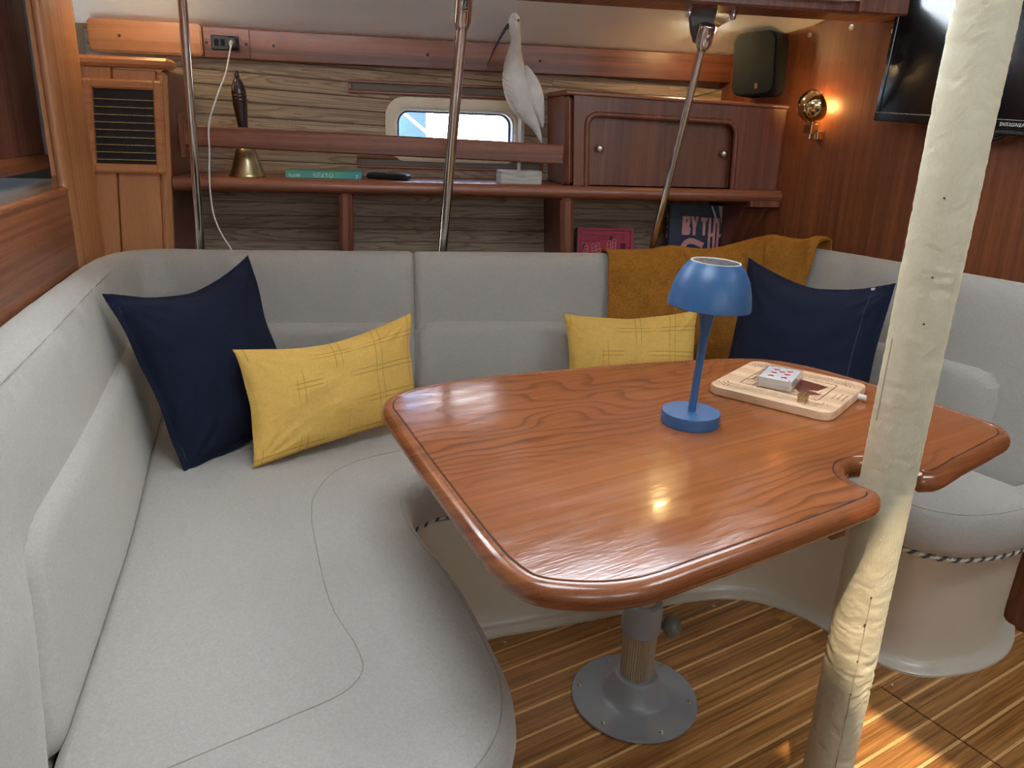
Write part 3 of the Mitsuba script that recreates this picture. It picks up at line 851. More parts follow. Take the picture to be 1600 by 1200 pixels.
for (a, z, r), n_ in zip(sp, pn):
    rib = 1.0
    rings.append([(a + r * math.cos(x) * n_[0], BB + 0.86 * r * math.sin(x), z + r * math.cos(x) * n_[1]) for x in ang])
bm = grid(np.array(rings), close_v=True)
bm.fix_normals()
put('body', H(bm, False), 'm_bird', k, 60)
for sgn in (-1, 1):      # folded wings lie on either side, their tips free behind
    ws = smooth_line([(0.190, 1.372, .004), (0.199, 1.350, .014), (0.210, 1.322, .022), (0.221, 1.292, .024), (0.231, 1.262, .019), (0.240, 1.236, .012), (0.247, 1.214, .006), (0.251, 1.200, .001)], 5)
    wr = [[(a + r * math.cos(x) * 0.95, BB + sgn * (0.024 * min(1.0, 0.4 + r * 30)) + 0.012 * math.sin(x) * min(1.0, r / 0.012), z + 0.25 * r * math.cos(x)) for x in ang[::2]] for a, z, r in ws]
    wm = grid(np.array(wr), close_v=True); wm.fix_normals()
    put('wing', H(wm, False), 'm_bird', k, 60)
    for j in range(9):   # carved breast grooves
        t = j / 8.0
        z = 1.352 - 0.115 * t
        c = np.interp(z, sp[::-1, 1], sp[::-1, 0]); r = np.interp(z, sp[::-1, 1], sp[::-1, 2])
        pts = [(c - r * math.cos(x) * 1.0, BB + sgn * 0.86 * r * math.sin(x), z - 0.010 * math.sin(x) * 2 + 0.004) for x in np.linspace(0.15, 0.95, 7)]
        put('feather_ridge', H(tube(pts, [0.0004, 0.0011, 0.0014, 0.0015, 0.0013, 0.001, 0.0004], 6), False), 'm_bird', k, 60)
put('bill', H(tube([(0.140, BB, 1.478), (0.128, BB, 1.468), (0.112, BB, 1.440), (0.094, BB, 1.404), (0.077, BB, 1.366)], [0.0075, 0.0046, 0.0030, 0.0022, 0.0010], 10), False), 'm_gasket', k, 60, label='long dark bill')
put('eye', H(tube([(0.163, BB - 0.0165, 1.491), (0.163, BB - 0.0125, 1.491)], 0.0032, 10), False), 'm_black', k, 60)
put('stand_rod', H(tube([(0.183, BB + 0.0, 1.070), (0.180, BB, 1.24)], 0.0055, 12), False), 'm_white', k, 60)
put('block', H(moved(cbox((0.120, 0.055, 1.0338), (0.250, 0.118, 1.0735), 0.002), rotm(Z, 4, (0.18, 0.08, 1.03))), False), 'm_whitewash', k, label='whitewashed wooden block')

# books behind the backrest
def book(k, a0, a1, zt, b, m, spine_m, zb=0.695, th=0.024, back=9):
    M = rotm((1, 0, 0), -back, (0, b, zb))
    put('cover', H(moved(cat_(cbox((a0, b, zb), (a1, b + 0.0025, zt), 0.0005), cbox((a0, b + th - 0.0025, zb), (a1, b + th, zt), 0.0005)), M), False), m, k, False)
    put('spine', H(moved(cbox((a0 - 0.0028, b, zb), (a0 + 0.0002, b + th, zt), 0.0012), M), False), spine_m, k, False)
    put('pages', H(moved(cbox((a0, b + 0.0026, zb + 0.002), (a1 - 0.003, b + th - 0.0026, zt - 0.003), 0.0003), M), False), 'm_paper', k, False)
    return M


def on_book(M, mesh2d, a, z, b, sx=1.0, sz=1.0):
    v = np.array(mesh2d.vertices)
    t = tm(np.column_stack([a + v[:, 0] * sx, b - v[:, 2], z + v[:, 1] * sz]), mesh2d.faces); t.fix_normals()
    return H(moved(t, M), False)


k = thing('book', 'red book with dark print and candy-like outlines leaning on the planks', 'book')
b0 = 0.185
M = book(k, 0.415, 0.612, 0.889, b0, 'm_bookred', 'm_bookgrey')
put('border', on_book(M, extr(sbox(0, 0, 0.176, 0.180).difference(sbox(0.0022, 0.0022, 0.1738, 0.1778)), 0.0004), 0.425, 0.70, b0), 'm_bookredink', k, False)
rng = np.random.default_rng(5)
for j, (z, spans) in enumerate(((0.866, ((0.012, 0.05), (0.105, 0.135), (0.14, 0.16))), (0.861, ((0.008, 0.052), (0.056, 0.095))), (0.855, ((0.008, 0.09),)), (0.849, ((0.008, 0.075), (0.08, 0.097))), (0.843, ((0.008, 0.032), (0.037, 0.07))))):
    for x0, x1 in spans:
        put('print_line', on_book(M, extr(sbox(x0, 0, x1, 0.0024 if j in (1, 4) else 0.0014), 0.0004), 0.425, z, b0), 'm_bookredink', k, False)
for x0, z0, x1, z1 in ((0.10, 0.848, 0.112, 0.862), (0.145, 0.85, 0.152, 0.852), (0.145, 0.856, 0.155, 0.858), (0.008, 0.80, 0.016, 0.835), (0.14, 0.82, 0.158, 0.838)):
    put('print_block', on_book(M, extr(sbox(x0, z0, x1, z1), 0.0004), 0.425, 0, b0), 'm_bookredink', k, False)
for x, zt, hgt, ln in ((0.020, 0.824, 0.05, 0.010), (0.045, 0.829, 0.05, -0.006), (0.060, 0.834, 0.05, -0.010), (0.100, 0.840, 0.055, 0.002), (0.118, 0.846, 0.06, 0.004)):
    w = 0.0068
    bar = LineString([(x - ln, zt - hgt), (x, zt)]).buffer(w)
    out = bar.difference(bar.buffer(-0.0016))
    for q in range(5):
        f0 = (q + 0.3) / 5
        px, pz = x - ln * (1 - f0), zt - hgt * (1 - f0)
        out = out.union(LineString([(px - w, pz - 0.003), (px + w, pz + 0.004)]).buffer(0.0007).intersection(bar))
    put('drawn_outline', on_book(M, cat_(*[extr(g_, 0.0005) for g_ in getattr(out, 'geoms', [out])]), 0.425, 0, b0), 'm_bookpink', k, False)
tq = meshkit.text_mesh('VAN', 0.013, 0.0004, True)
v = np.array(tq.vertices)
tq = tm(np.column_stack([np.full(len(v), 0.4121) - v[:, 2], b0 + 0.018 - v[:, 1], 0.856 - v[:, 0] * 1.1]), tq.faces); tq.fix_normals()
put('spine_lettering', H(moved(tq, M), False), 'm_black', k, False)

k = thing('book', 'large dark blue cookbook lettered BY THE SEA leaning in front of the planks', 'book')
b0 = 0.165
M = book(k, 0.728, 0.947, 0.972, b0, 'm_booknavy', 'm_booknavy', th=0.03, back=7)


def letters(polys, m, name='lettering'):
    put(name, on_book(M, cat_(*[extr(p_, 0.0005) for p_ in polys]), 0.728, 0, b0), m, k, False)


put('cover_panel', on_book(M, extr(Polygon([(0.022, 0.70), (0.198, 0.70), (0.211, 0.795), (0.170, 0.965), (0.155, 0.968), (0.022, 0.968)]), 0.0003), 0.728, 0, b0), 'm_booknavy', k, False)
put('cover_sky', on_book(M, extr(Polygon([(0.172, 0.9695), (0.217, 0.9695), (0.217, 0.70), (0.213, 0.70), (0.211, 0.80)]), 0.0003), 0.728, 0, b0), 'm_paper', k, False, label='pale strip on the cover')
letters([Polygon([(0.165, 0.968), (0.172, 0.968), (0.211, 0.803), (0.206, 0.803)])], 'm_bookslate', 'cover_line')
letters([Polygon([(0.145, 0.968), (0.151, 0.968), (0.180, 0.905), (0.172, 0.905)])], 'm_paper', 'cover_line')
letters([sbox(0.047, 0.9425, 0.117, 0.9445)], 'm_bookslate', 'small_print')
# B Y  T H E in tall cut-out letters, then the S of SEA
B_ = sbox(0.045, 0.871, 0.059, 0.934).union(affinity.scale(sbox(0.052, 0.902, 0.070, 0.934).buffer(0.0), 1, 1)).union(Polygon([(0.055, 0.871), (0.070, 0.871), (0.075, 0.877), (0.075, 0.894), (0.070, 0.902), (0.073, 0.909), (0.073, 0.928), (0.068, 0.934), (0.055, 0.934)])).difference(sbox(0.058, 0.913, 0.062, 0.924))
Y_ = Polygon([(0.074, 0.934), (0.086, 0.934), (0.090, 0.915), (0.094, 0.934), (0.103, 0.934), (0.094, 0.897), (0.094, 0.870), (0.084, 0.870), (0.084, 0.897)])
T_ = sbox(0.111, 0.918, 0.136, 0.930).union(sbox(0.119, 0.870, 0.129, 0.930))
H_ = sbox(0.140, 0.806, 0.149, 0.930).union(sbox(0.157, 0.806, 0.166, 0.930)).union(sbox(0.145, 0.866, 0.160, 0.878))
E_ = sbox(0.171, 0.806, 0.180, 0.928).union(sbox(0.175, 0.806, 0.194, 0.818)).union(sbox(0.175, 0.864, 0.189, 0.876)).union(sbox(0.175, 0.914, 0.186, 0.928))
letters([B_, Y_, T_, H_, E_], 'm_bookpink')
arc = LineString(smooth_line([(0.124, 0.836), (0.105, 0.844), (0.082, 0.851), (0.063, 0.846), (0.052, 0.830), (0.050, 0.808), (0.060, 0.786), (0.080, 0.770)], 6)).buffer(0.0095, cap_style=2)
letters([arc], 'm_bookpink')
letters([sbox(0.066 + i * 0.021, 0.803, 0.066 + i * 0.021 + 0.016, 0.808) for i in range(4)], 'm_paper', 'small_print')
letters([sbox(0.066, 0.778, 0.165, 0.793)], 'm_greytrim', 'cover_band')
tq = meshkit.text_mesh('BY THE', 0.014, 0.0004, True)
v = np.array(tq.vertices)
tq = tm(np.column_stack([np.full(len(v), 0.7251) - v[:, 2], b0 + 0.022 - v[:, 1], 0.942 - v[:, 0] * 1.2]), tq.faces); tq.fix_normals()
put('spine_lettering', H(moved(tq, M), False), 'm_bookpink', k, False)

# speaker in the top right corner
k = thing('speaker', 'black bookshelf speaker mounted under the deckhead above the cabinet', 'speaker')
sp_o = rrect(-0.066, -0.090, 0.066, 0.090, 0.030)
def spk(m):
    m = m.copy()
    v = np.array(m.vertices); v[:, 0] += -0.06 * v[:, 2] * 0
    m.vertices = v
    M_ = np.eye(4); M_[:3, 0] = np.array([0.358, -0.934, 0.0]); M_[:3, 1] = np.array([0.934, 0.358, 0.0]); M_[:3, 2] = [0, 0, 1]
    M_[:3, 3] = W(0.925, 0.07, 1.405)
    return moved(moved(m, rotm((0, 1, 0), -4.5)), M_)
put('cabinet', spk(cat_(ext_az(sp_o, -0.055, 0.055), ext_az(affinity.scale(sp_o, 0.92, 0.94), 0.055, 0.075))), 'm_speaker', k, 30)
gm = cat_(ext_az(sp_o.buffer(-0.004), -0.062, -0.0545))
put('grille', spk(gm), 'm_grille', k, False, uv=np.array(gm.vertices)[:, [0, 2]])
bd = put('badge', spk(cbox((0.008, -0.0640, -0.072), (0.017, -0.0615, -0.056), 0.0006)), 'm_brass', k, 30, label='small gold badge')
put('mount', cbox((XB - 0.045, W(0.925, 0.07, 0)[1] - 0.02, 1.37), (XB - 0.0005, W(0.925, 0.07, 0)[1] + 0.04, 1.44), 0.004), 'm_black', k)
k2 = thing('speaker_wire', 'thin dark wire running from the speaker down to the cabinet top', 'wire')
put('cord', tube(smooth_line([W(0.86, 0.10, 1.345), W(0.82, 0.13, 1.33), W(0.76, 0.16, 1.312), W(0.70, 0.2, 1.302), W(0.66, 0.25, 1.302)], 6), 0.0016, 6), 'm_black', k2, 60)

# dome lights in the deckhead
def dome(a, b, power, label):
    k = thing('dome_light', label, 'light')
    z = float(liner_z(a, b))
    put('ring', H(shift(lathe([(0.030, 0.002), (0.036, -0.002), (0.036, -0.008), (0.030, -0.011), (0.026, -0.009)], 32), a, b, z), False), 'm_brass', k, 50)
    put('lens', H(shift(lathe([(0.0, -0.036), (0.010, -0.0345), (0.018, -0.030), (0.023, -0.022), (0.024, -0.012)], 24), a, b, z), False), 'm_frosted', k, 60, emitter=em(power, WARM))


dome(0.730, 0.04, 130.0, 'small round warm light in the deckhead behind the leaning tie rod')
dome(-0.86, 0.02, 70.0, 'small round warm light in the deckhead above the vent cabinet')

# ------------------------------------------------------------------ on the right bulkhead: sconce and television
k = thing('wall_sconce', 'polished brass reading lamp with a bowl shade on the bulkhead beside the television', 'lamp')
SC = np.array([XB - 0.046, 1.580, 1.288])
shell = []
for i in range(13):
    th = math.radians(4 + 90 * i / 12)
    shell.append([(math.cos(th), math.sin(th) * math.cos(x), math.sin(th) * math.sin(x)) for x in np.arange(36) * 2 * math.pi / 36])
shell = np.array(shell)
ax = np.array([-0.86, 0.12, -0.36]); ax /= np.linalg.norm(ax)
Mx = trimesh.geometry.align_vectors([1, 0, 0], ax)[:3, :3]
outer = grid(shell * 0.047 @ Mx.T + SC, close_v=True)
put('shade', cat_(outer, tm(np.vstack([(shell[0] * 0.047) @ Mx.T + SC, [ax * 0.0471 + SC]]), [[i, (i + 1) % 36, 36] for i in range(36)])), 'm_brass', k, 60)
put('bulb', shift(trimesh.creation.icosphere(3, 0.015), *(SC - ax * 0.006)), 'm_frosted', k, 60, emitter=em(130.0, (1.0, 0.60, 0.22)))
put('arm', cbox(SC + (0.002, -0.004, -0.062), SC + (0.014, 0.012, -0.040), 0.002), 'm_brass', k)
put('socket_block', cbox(SC + (-0.008, -0.010, -0.078), SC + (0.022, 0.018, -0.050), 0.002), 'm_brass', k)
put('switch', tube([SC + (0.006, 0.004, -0.092), SC + (0.006, 0.004, -0.078)], 0.004, 10), 'm_nickel', k, 60)
put('backplate', cbox((XB - 0.030, SC[1] - 0.016, SC[2] - 0.094), (XB - 0.0005, SC[1] + 0.012, SC[2] - 0.068), 0.002), 'm_brass', k)

k = thing('television', 'black flat television on the bulkhead behind the leather-wrapped post', 'television')
TVW, TVH = 0.715, 0.430
def tv(m):      # local x to the right along the screen (-y), y out of the screen (-x), z up; origin at the bottom left corner
    m = moved(m, rotm((0, 1, 0), 2.6))
    return frame_mesh(m, (1.978, 1.358, 1.249), (0, -1, 0), (-1, 0, 0), (0, 0, 1))
put('housing', tv(cbox((0.0, -0.035, 0.0), (TVW, -0.002, TVH), 0.006)), 'm_black', k)
put('bezel', tv(cat_(cbox((0.0, -0.004, 0.0), (TVW, 0.006, 0.022), 0.002), cbox((0.0, -0.004, 0.022), (0.012, 0.006, TVH), 0.002), cbox((TVW - 0.012, -0.004, 0.022), (TVW, 0.006, TVH), 0.002), cbox((0.012, -0.004, TVH - 0.012), (TVW - 0.012, 0.006, TVH), 0.002))), 'm_blackgloss', k)
put('screen', tv(cbox((0.010, -0.003, 0.020), (TVW - 0.010, 0.002, TVH - 0.010), 0.0004)), 'm_screen', k, False)
put('lower_strip', tv(cbox((0.004, 0.0055, 0.0205), (TVW - 0.004, 0.0066, 0.0222), 0.0003)), 'm_steel', k, False)
t = meshkit.text_mesh('INSIGNIA', 0.0075, 0.0005, True)
v = np.array(t.vertices); t = tm(np.column_stack([0.331 + v[:, 0] * 1.15, 0.0059 + v[:, 2], 0.0075 + v[:, 1]]), t.faces); t.fix_normals()
put('lettering', tv(t), 'm_greytrim', k, False)
put('sensor_bump', tv(cbox((0.32, -0.018, -0.012), (0.42, 0.001, 0.002), 0.003)), 'm_black', k)
put('wall_bracket', tv(cbox((0.22, -0.0715, 0.06), (0.50, -0.033, 0.30), 0.003)), 'm_black', k)
put('cable_loop', tube(smooth_line([(2.03, 1.20, 1.25), (2.025, 1.19, 1.228), (2.02, 1.15, 1.212), (2.018, 1.09, 1.207), (2.02, 1.04, 1.218), (2.028, 1.02, 1.25)], 6), 0.0055, 10), 'm_black', k, 60)

# ------------------------------------------------------------------ the settee
# rear top line of the backrest, from the near left round the corner, along the hull and round to the bulkhead
rear = [(-0.36, 0.55), (-0.26, 0.90), (-0.16, 1.27), (-0.072, 1.60), (-0.005, 1.84), (0.048, 2.02), (0.100, 2.19), (0.155, 2.295), (0.225, 2.345), (0.320, 2.343)]
for a in (-0.70, -0.4, -0.1, 0.2, 0.5, 0.75):
    rear.append(tuple(W(a, -0.045, 0)[:2]))
rear += [(1.885, 1.715), (1.955, 1.655), (1.998, 1.57), (2.022, 1.44), (2.030, 1.25), (2.034, 1.0), (2.036, 0.78), (2.036, 0.66)]
RP, RS = resample(smooth_line(rear, 10), 0.012)
for _ in range(6):
    RP[1:-1] = 0.25 * RP[:-2] + 0.5 * RP[1:-1] + 0.25 * RP[2:]
RN = normals2(RP, False)       # into the cabin
for _ in range(14):
    RN[1:-1] = 0.25 * RN[:-2] + 0.5 * RN[1:-1] + 0.25 * RN[2:]
    RN /= np.linalg.norm(RN, axis=1, keepdims=True)
nS = len(RP)
s_corner = RS[np.argmin(np.hypot(*(RP - (1.955, 1.655)).T))]
ZTOP = 0.846 + 0.040 * np.clip((RS - (s_corner - 0.22)) / 0.34, 0, 1)
wl = np.clip((RS - 0.9) / 0.9, 0, 1)
SC_L = 1.28 - 0.30 * wl * wl * (3 - 2 * wl)            # the side backrest leans back further
ZS = 0.405


def s_at(x, y):
    return RS[np.argmin(np.hypot(RP[:, 0] - x, RP[:, 1] - y))]


S_J = s_at(*W(-0.150, -0.045, 0)[:2])
S_T0 = s_at(*W(0.520, -0.045, 0)[:2])
# body profile: (offset into the cabin, fraction of height: 0 at ZS, 1 at ZTOP)
bprof = np.array([(0.0, 0.0), (0.0, 0.6), (0.0, 0.93), (0.004, 0.975), (0.016, 0.997), (0.034, 1.004), (0.052, 0.995), (0.066, 0.970), (0.076, 0.93), (0.084, 0.86), (0.091, 0.76), (0.0965, 0.66), (0.099, 0.58), (0.103, 0.5), (0.112, 0.35), (0.121, 0.18), (0.130, 0.0)])
bp2, _ = resample(np.column_stack([bprof[:, 0], bprof[:, 1] * 0.44]), 0.009)
bp2[:, 1] /= 0.44
rngw = np.random.default_rng(11)


def body(i0, i1):
    idx = np.arange(i0, i1 + 1)
    s = RS[idx]
    P = np.zeros((len(idx), len(bp2), 3))
    e = np.minimum(s - s[0], s[-1] - s)                    # rounded ends
    for j, (o, h) in enumerate(bp2):
        er = np.sqrt(np.clip(1 - (1 - np.clip(e / 0.014, 0, 1)) ** 2, 0, 1))
        oo = o * SC_L[idx] * (0.86 + 0.14 * er)
        z = ZS + (ZTOP[idx] - ZS) * h - 0.006 * (1 - er) * (h > 0.6)
        hb = h / 0.568
        d_ = (0.43 + 0.19 * hb - 0.006) - s                 # the border beside the lower pad is a roll of its own
        if o > 0.07 and h < 0.70:
            k_ = np.clip(d_ / 0.09, 0, 1)
            oo = oo + (d_ > 0) * 0.022 * np.sqrt(np.clip(1 - (1 - k_) ** 2, 0, 1)) * (lambda q: q * q * (3 - 2 * q))(min(1.0, max(0.0, (0.70 - h) / 0.30)))
        pts = RP[idx] + RN[idx] * oo[:, None]
        # soft puckers across the top roll
        w_ = (meshkit.fbm(np.column_stack([s * 26, np.full(len(s), h * 2.2), np.zeros(len(s))]), 3, 3) - 0.5) * 0.010 * np.exp(-((h - 0.93) / 0.08) ** 2) * (o > 0.01)
        pts = pts + RN[idx] * w_[:, None]
        P[:, j] = np.column_stack([pts, z])
    m = grid(P)
    ends = []
    for row, fl in ((P[0], True), (P[-1], False)):
        c = row.mean(0)
        v = np.vstack([row, c]); n = len(row)
        f_ = [[i, (i + 1) % n, n] for i in range(n)]
        ends.append(tm(v, f_ if fl else [x[::-1] for x in f_]))
    m = cat_(m, *ends)
    m.merge_vertices()
    return m


def front_at(idx, h):
    """offset of the body's front at height fraction h"""
    j = np.argmax(bprof[:, 1]); fr_ = bprof[j:]
    return np.interp(h, fr_[::-1, 1], fr_[::-1, 0]) * SC_L[idx]


def pad(i0, i1, h0=0.045, h1=0.568, t=0.026, edge=0.035, r0=True, r1=True, slant=0.0):
    """the lower cushion pad, a soft-edged panel on the body's front"""
    idx = np.arange(i0, i1 + 1); s = RS[idx]
    hs = np.linspace(h0, h1, 26)
    L, Hh = s[-1] - s[0], (h1 - h0) * 0.44
    u = s - s[0]; vv = (hs - h0) * 0.44
    Uu, Vv = np.meshgrid(u, vv, indexing='ij')
    rc = 0.055
    du = np.minimum(np.where(r0, Uu - slant * Vv / Hh, 9), np.where(r1, L - Uu, 9))
    dv = np.minimum(Vv + 0.01, Hh - Vv)
    # distance to a rounded rectangle's edge (inside positive)
    qx, qy = rc - du, rc - dv
    dist = np.where((qx > 0) & (qy > 0), rc - np.hypot(qx, qy), np.minimum(du, dv))
    k_ = np.clip(dist / edge, 0, 1)
    th = t * np.sqrt(np.clip(1 - (1 - k_) ** 2, 0, 1)) - 0.012 * (dist < 0)
    P = np.zeros(Uu.shape + (3,))
    for j, h in enumerate(hs):
        off = front_at(idx, h) - 0.003 + th[:, j]
        pts = RP[idx] + RN[idx] * off[:, None]
        P[:, j] = np.column_stack([pts, ZS + (ZTOP[idx] - ZS) * h])
    back = P.copy()
    for j, h in enumerate(hs):
        off = front_at(idx, h) - 0.014
        back[:, j, :2] = RP[idx] + RN[idx] * off[:, None]
    Q = np.concatenate([P, back[:, ::-1]], axis=1)
    m = grid(Q, close_v=True)
    return m


iJ, iT = int(np.argmin(abs(RS - S_J))), int(np.argmin(abs(RS - S_T0)))
i_p0 = int(np.argmin(abs(RS - 0.43)))
i_p1 = int(np.argmin(abs(RS - s_at(2.036, 0.86))))
g_ = 'backrest cushions of the settee'
k = thing('backrest_cushion', 'pale grey backrest cushion at the left, curving round the corner behind the left navy pillow', 'backrest cushion', g_)
put('body', body(0, iJ), 'm_fabric', k, 60)
put('lower_pad', pad(i_p0, iJ, slant=0.19), 'm_fabric', k, 60)
def seam_on_back(h, i0, i1, off=0.0):
    idx = np.arange(i0, i1)
    p = RP[idx] + RN[idx] * (front_at(idx, h) + off)[:, None]
    return np.column_stack([p, ZS + (ZTOP[idx] - ZS) * h])
put('piping', tube(seam_on_back(0.955, 0, int(np.argmin(abs(RS - s_at(0.09, 2.16)))), 0.0006), 0.0013, 6), 'm_seam', k, 60)
k = thing('backrest_cushion', 'pale grey backrest cushion in the middle, behind the table and the right yellow pillow', 'backrest cushion', g_)
put('body', body(iJ, iT), 'm_fabric', k, 60)
put('lower_pad', pad(iJ, iT), 'm_fabric', k, 60)
k = thing('backrest_cushion', 'pale grey backrest cushion at the right, along the bulkhead under the television', 'backrest cushion', g_)
put('body', body(iT, nS - 1), 'm_fabric', k, 60)
put('lower_pad', pad(iT, i_p1), 'm_fabric', k, 60)

# seat cushions
front_pts = [(-0.26, 0.590), (0.05, 0.600), (0.25, 0.617), (0.365, 0.648), (0.440, 0.700), (0.485, 0.770), (0.515, 0.880), (0.545, 1.05), (0.553, 1.182), (0.565, 1.28), (0.582, 1.343), (0.610, 1.393), (0.655, 1.422), (0.72, 1.433), (0.82, 1.420), (1.05, 1.365), (1.30, 1.297), (1.44, 1.225), (1.520, 1.12), (1.553, 1.0), (1.562, 0.88), (1.580, 0.80), (1.620, 0.745), (1.685, 0.712), (1.78, 0.692), (1.90, 0.688), (2.0, 0.692)]
FP, FS = resample(smooth_line(front_pts, 10), 0.012)
XS = 1.06
ci = int(np.argmin(abs(FP[:, 0] - XS) + 9 * (FP[:, 1] < 1.2)))
back_line = RP + RN * (0.128 * SC_L + 0.024)[:, None]
bi = int(np.argmin(np.hypot(back_line[:, 0] - 1.13, back_line[:, 1] - 1.95)))
bstart = int(np.argmin(abs(back_line[:, 1] - 0.62) + 9 * (back_line[:, 0] > 0.5)))
bend = int(len(RP) - 1 - np.argmin(abs(back_line[::-1, 1] - 0.72) + 9 * (back_line[::-1, 0] < 1.5)))
SEAT_TOP = 0.440
cprof = [(-0.035, 0.332), (-0.006, 0.333), (0.010, 0.340), (0.018, 0.360), (0.021, 0.385), (0.018, 0.408), (0.010, 0.427), (0.0, 0.4375), (-0.010, 0.4415), (-0.030, 0.4445), (-0.055, 0.4465)]


def seat(front, back):
    ol = np.vstack([front, back[::-1]])
    ol, _ = resample(ol, 0.014, True)
    q = ol.copy()
    for _ in range(3):
        q = 0.25 * np.roll(q, 1, 0) + 0.5 * q + 0.25 * np.roll(q, -1, 0)
    ol = q
    if Polygon(ol).exterior.is_ccw is False:
        ol = ol[::-1]
    return ol


o1 = seat(FP[:ci], back_line[bstart:bi])
o2 = seat(FP[ci + 1:], back_line[bi + 1:bend])


def seat_mesh(ol):
    m = loft_outline(ol, cprof)
    # gathers where the front border turns the inner corners
    v = np.array(m.vertices)
    d = np.hypot(v[:, 0] - 0.64, v[:, 1] - 1.41)
    edge = (v[:, 2] < 0.432) & (v[:, 2] > 0.336) & (d < 0.12)
    ang_ = np.arctan2(v[:, 1] - 1.46, v[:, 0] - 0.75)
    v[edge, 1] += (0.0045 * np.sin(ang_ * 46) * np.exp(-(d / 0.08) ** 2))[edge]
    m.vertices = v
    return m


def offset_line(p, o, z):
    n = normals2(p, False)
    return np.column_stack([p + n * o, np.full(len(p), z)])


def rope(parent, pts):
    pts, s = resample(pts, 0.004)
    t = np.gradient(pts, axis=0); t /= np.linalg.norm(t, axis=1, keepdims=True)
    n1 = np.cross(t, Z); n2 = np.cross(n1, t)
    r = put('rope_trim', tube(pts, 0.0048, 8), 'm_rope_light', parent, 60, label='striped rope trim under the front border')
    for q in range(2):
        ph = s / 0.030 * 2 * math.pi + q * math.pi
        hp_ = pts + 0.0042 * (np.cos(ph)[:, None] * n1 + np.sin(ph)[:, None] * n2)
        put('strand', tube(hp_, 0.0036, 6), 'm_rope_dark' if q else 'm_rope_light', r, 60)


k1 = thing('seat_cushion', 'pale grey L-shaped seat cushion on the left with a curved seam', 'seat cushion')
put('pad', seat_mesh(o1), 'm_fabric', k1, 45)
fi = FP[:ci]
put('piping', tube(offset_line(fi, -0.002, 0.4374), 0.0015, 6), 'm_seam', k1, 60)
seam = smooth_line([(-0.04, 0.826), (0.10, 0.838), (0.2, 0.846), (0.285, 0.858), (0.320, 0.888), (0.331, 0.945), (0.332, 1.05), (0.364, 1.226), (0.400, 1.375), (0.432, 1.455), (0.50, 1.540), (0.575, 1.580), (0.66, 1.588), (0.80, 1.575), (0.95, 1.55)], 8)
put('top_seam', tube(np.column_stack([seam, np.full(len(seam), 0.4462)]), 0.0013, 6), 'm_seam', k1, 60, label='curved seam across the seat')
rope(k1, offset_line(FP[60:ci], 0.004, 0.3305))
k2 = thing('seat_cushion', 'pale grey seat cushion at the right with a rounded front behind the post', 'seat cushion')
put('pad', seat_mesh(o2), 'm_fabric', k2, 45)
put('piping', tube(offset_line(FP[ci + 1:], -0.002, 0.4374), 0.0015, 6), 'm_seam', k2, 60)
rope(k2, offset_line(FP[ci + 1:], 0.002, 0.3305))
seam = smooth_line([(1.60, 1.17), (1.66, 1.0), (1.70, 0.93), (1.80, 0.88), (1.88, 0.86)], 8)
put('top_seam', tube(np.column_stack([seam, np.full(len(seam), 0.4462)]), 0.0013, 6), 'm_seam', k2, 60)

# moulded base below
base_f = [(-0.26, 0.70), (0.20, 0.71), (0.36, 0.745), (0.43, 0.82), (0.48, 1.0), (0.52, 1.2), (0.575, 1.335), (0.66, 1.385), (0.789, 1.374), (1.046, 1.315), (1.323, 1.258), (1.480, 1.200), (1.548, 1.135), (1.582, 1.06), (1.594, 0.97), (1.590, 0.90), (1.600, 0.815), (1.635, 0.760), (1.690, 0.725), (1.755, 0.704), (1.825, 0.692), (1.91, 0.694), (1.98, 0.712), (2.046, 0.742)]
BF, _ = resample(smooth_line(base_f, 8), 0.012)
bn = normals2(BF, False)
prof = [(0.0, 0.0), (0.0005, 0.006), (-0.003, 0.0095), (-0.014, 0.012), (-0.024, 0.018), (-0.031, 0.030), (-0.035, 0.055), (-0.036, 0.10), (-0.034, 0.20), (-0.030, 0.30), (-0.030, 0.331), (-0.05, 0.3318), (-0.12, 0.3319), (-0.16, 0.3319)]
P = np.array([np.column_stack([BF + bn * o, np.full(len(BF), z)]) for o, z in prof])
cap = Polygon(np.vstack([BF - bn * 0.12, [(2.046, 1.5), (1.6, 1.75), (0.6, 2.15), (0.30, 2.2), (0.2, 2.05), (-0.2, 0.75)]])).buffer(0)
ct = shift(extr(cap if cap.geom_type == 'Polygon' else max(cap.geoms, key=lambda q: q.area), 0.012), 0, 0, 0.3196)
put('settee_base', cat_(grid(P, flip=True), ct), 'm_grp', None, 40, label='cream moulded base of the settee with a flared foot on the floor', cat='seat base')

# ------------------------------------------------------------------ pillows and throw


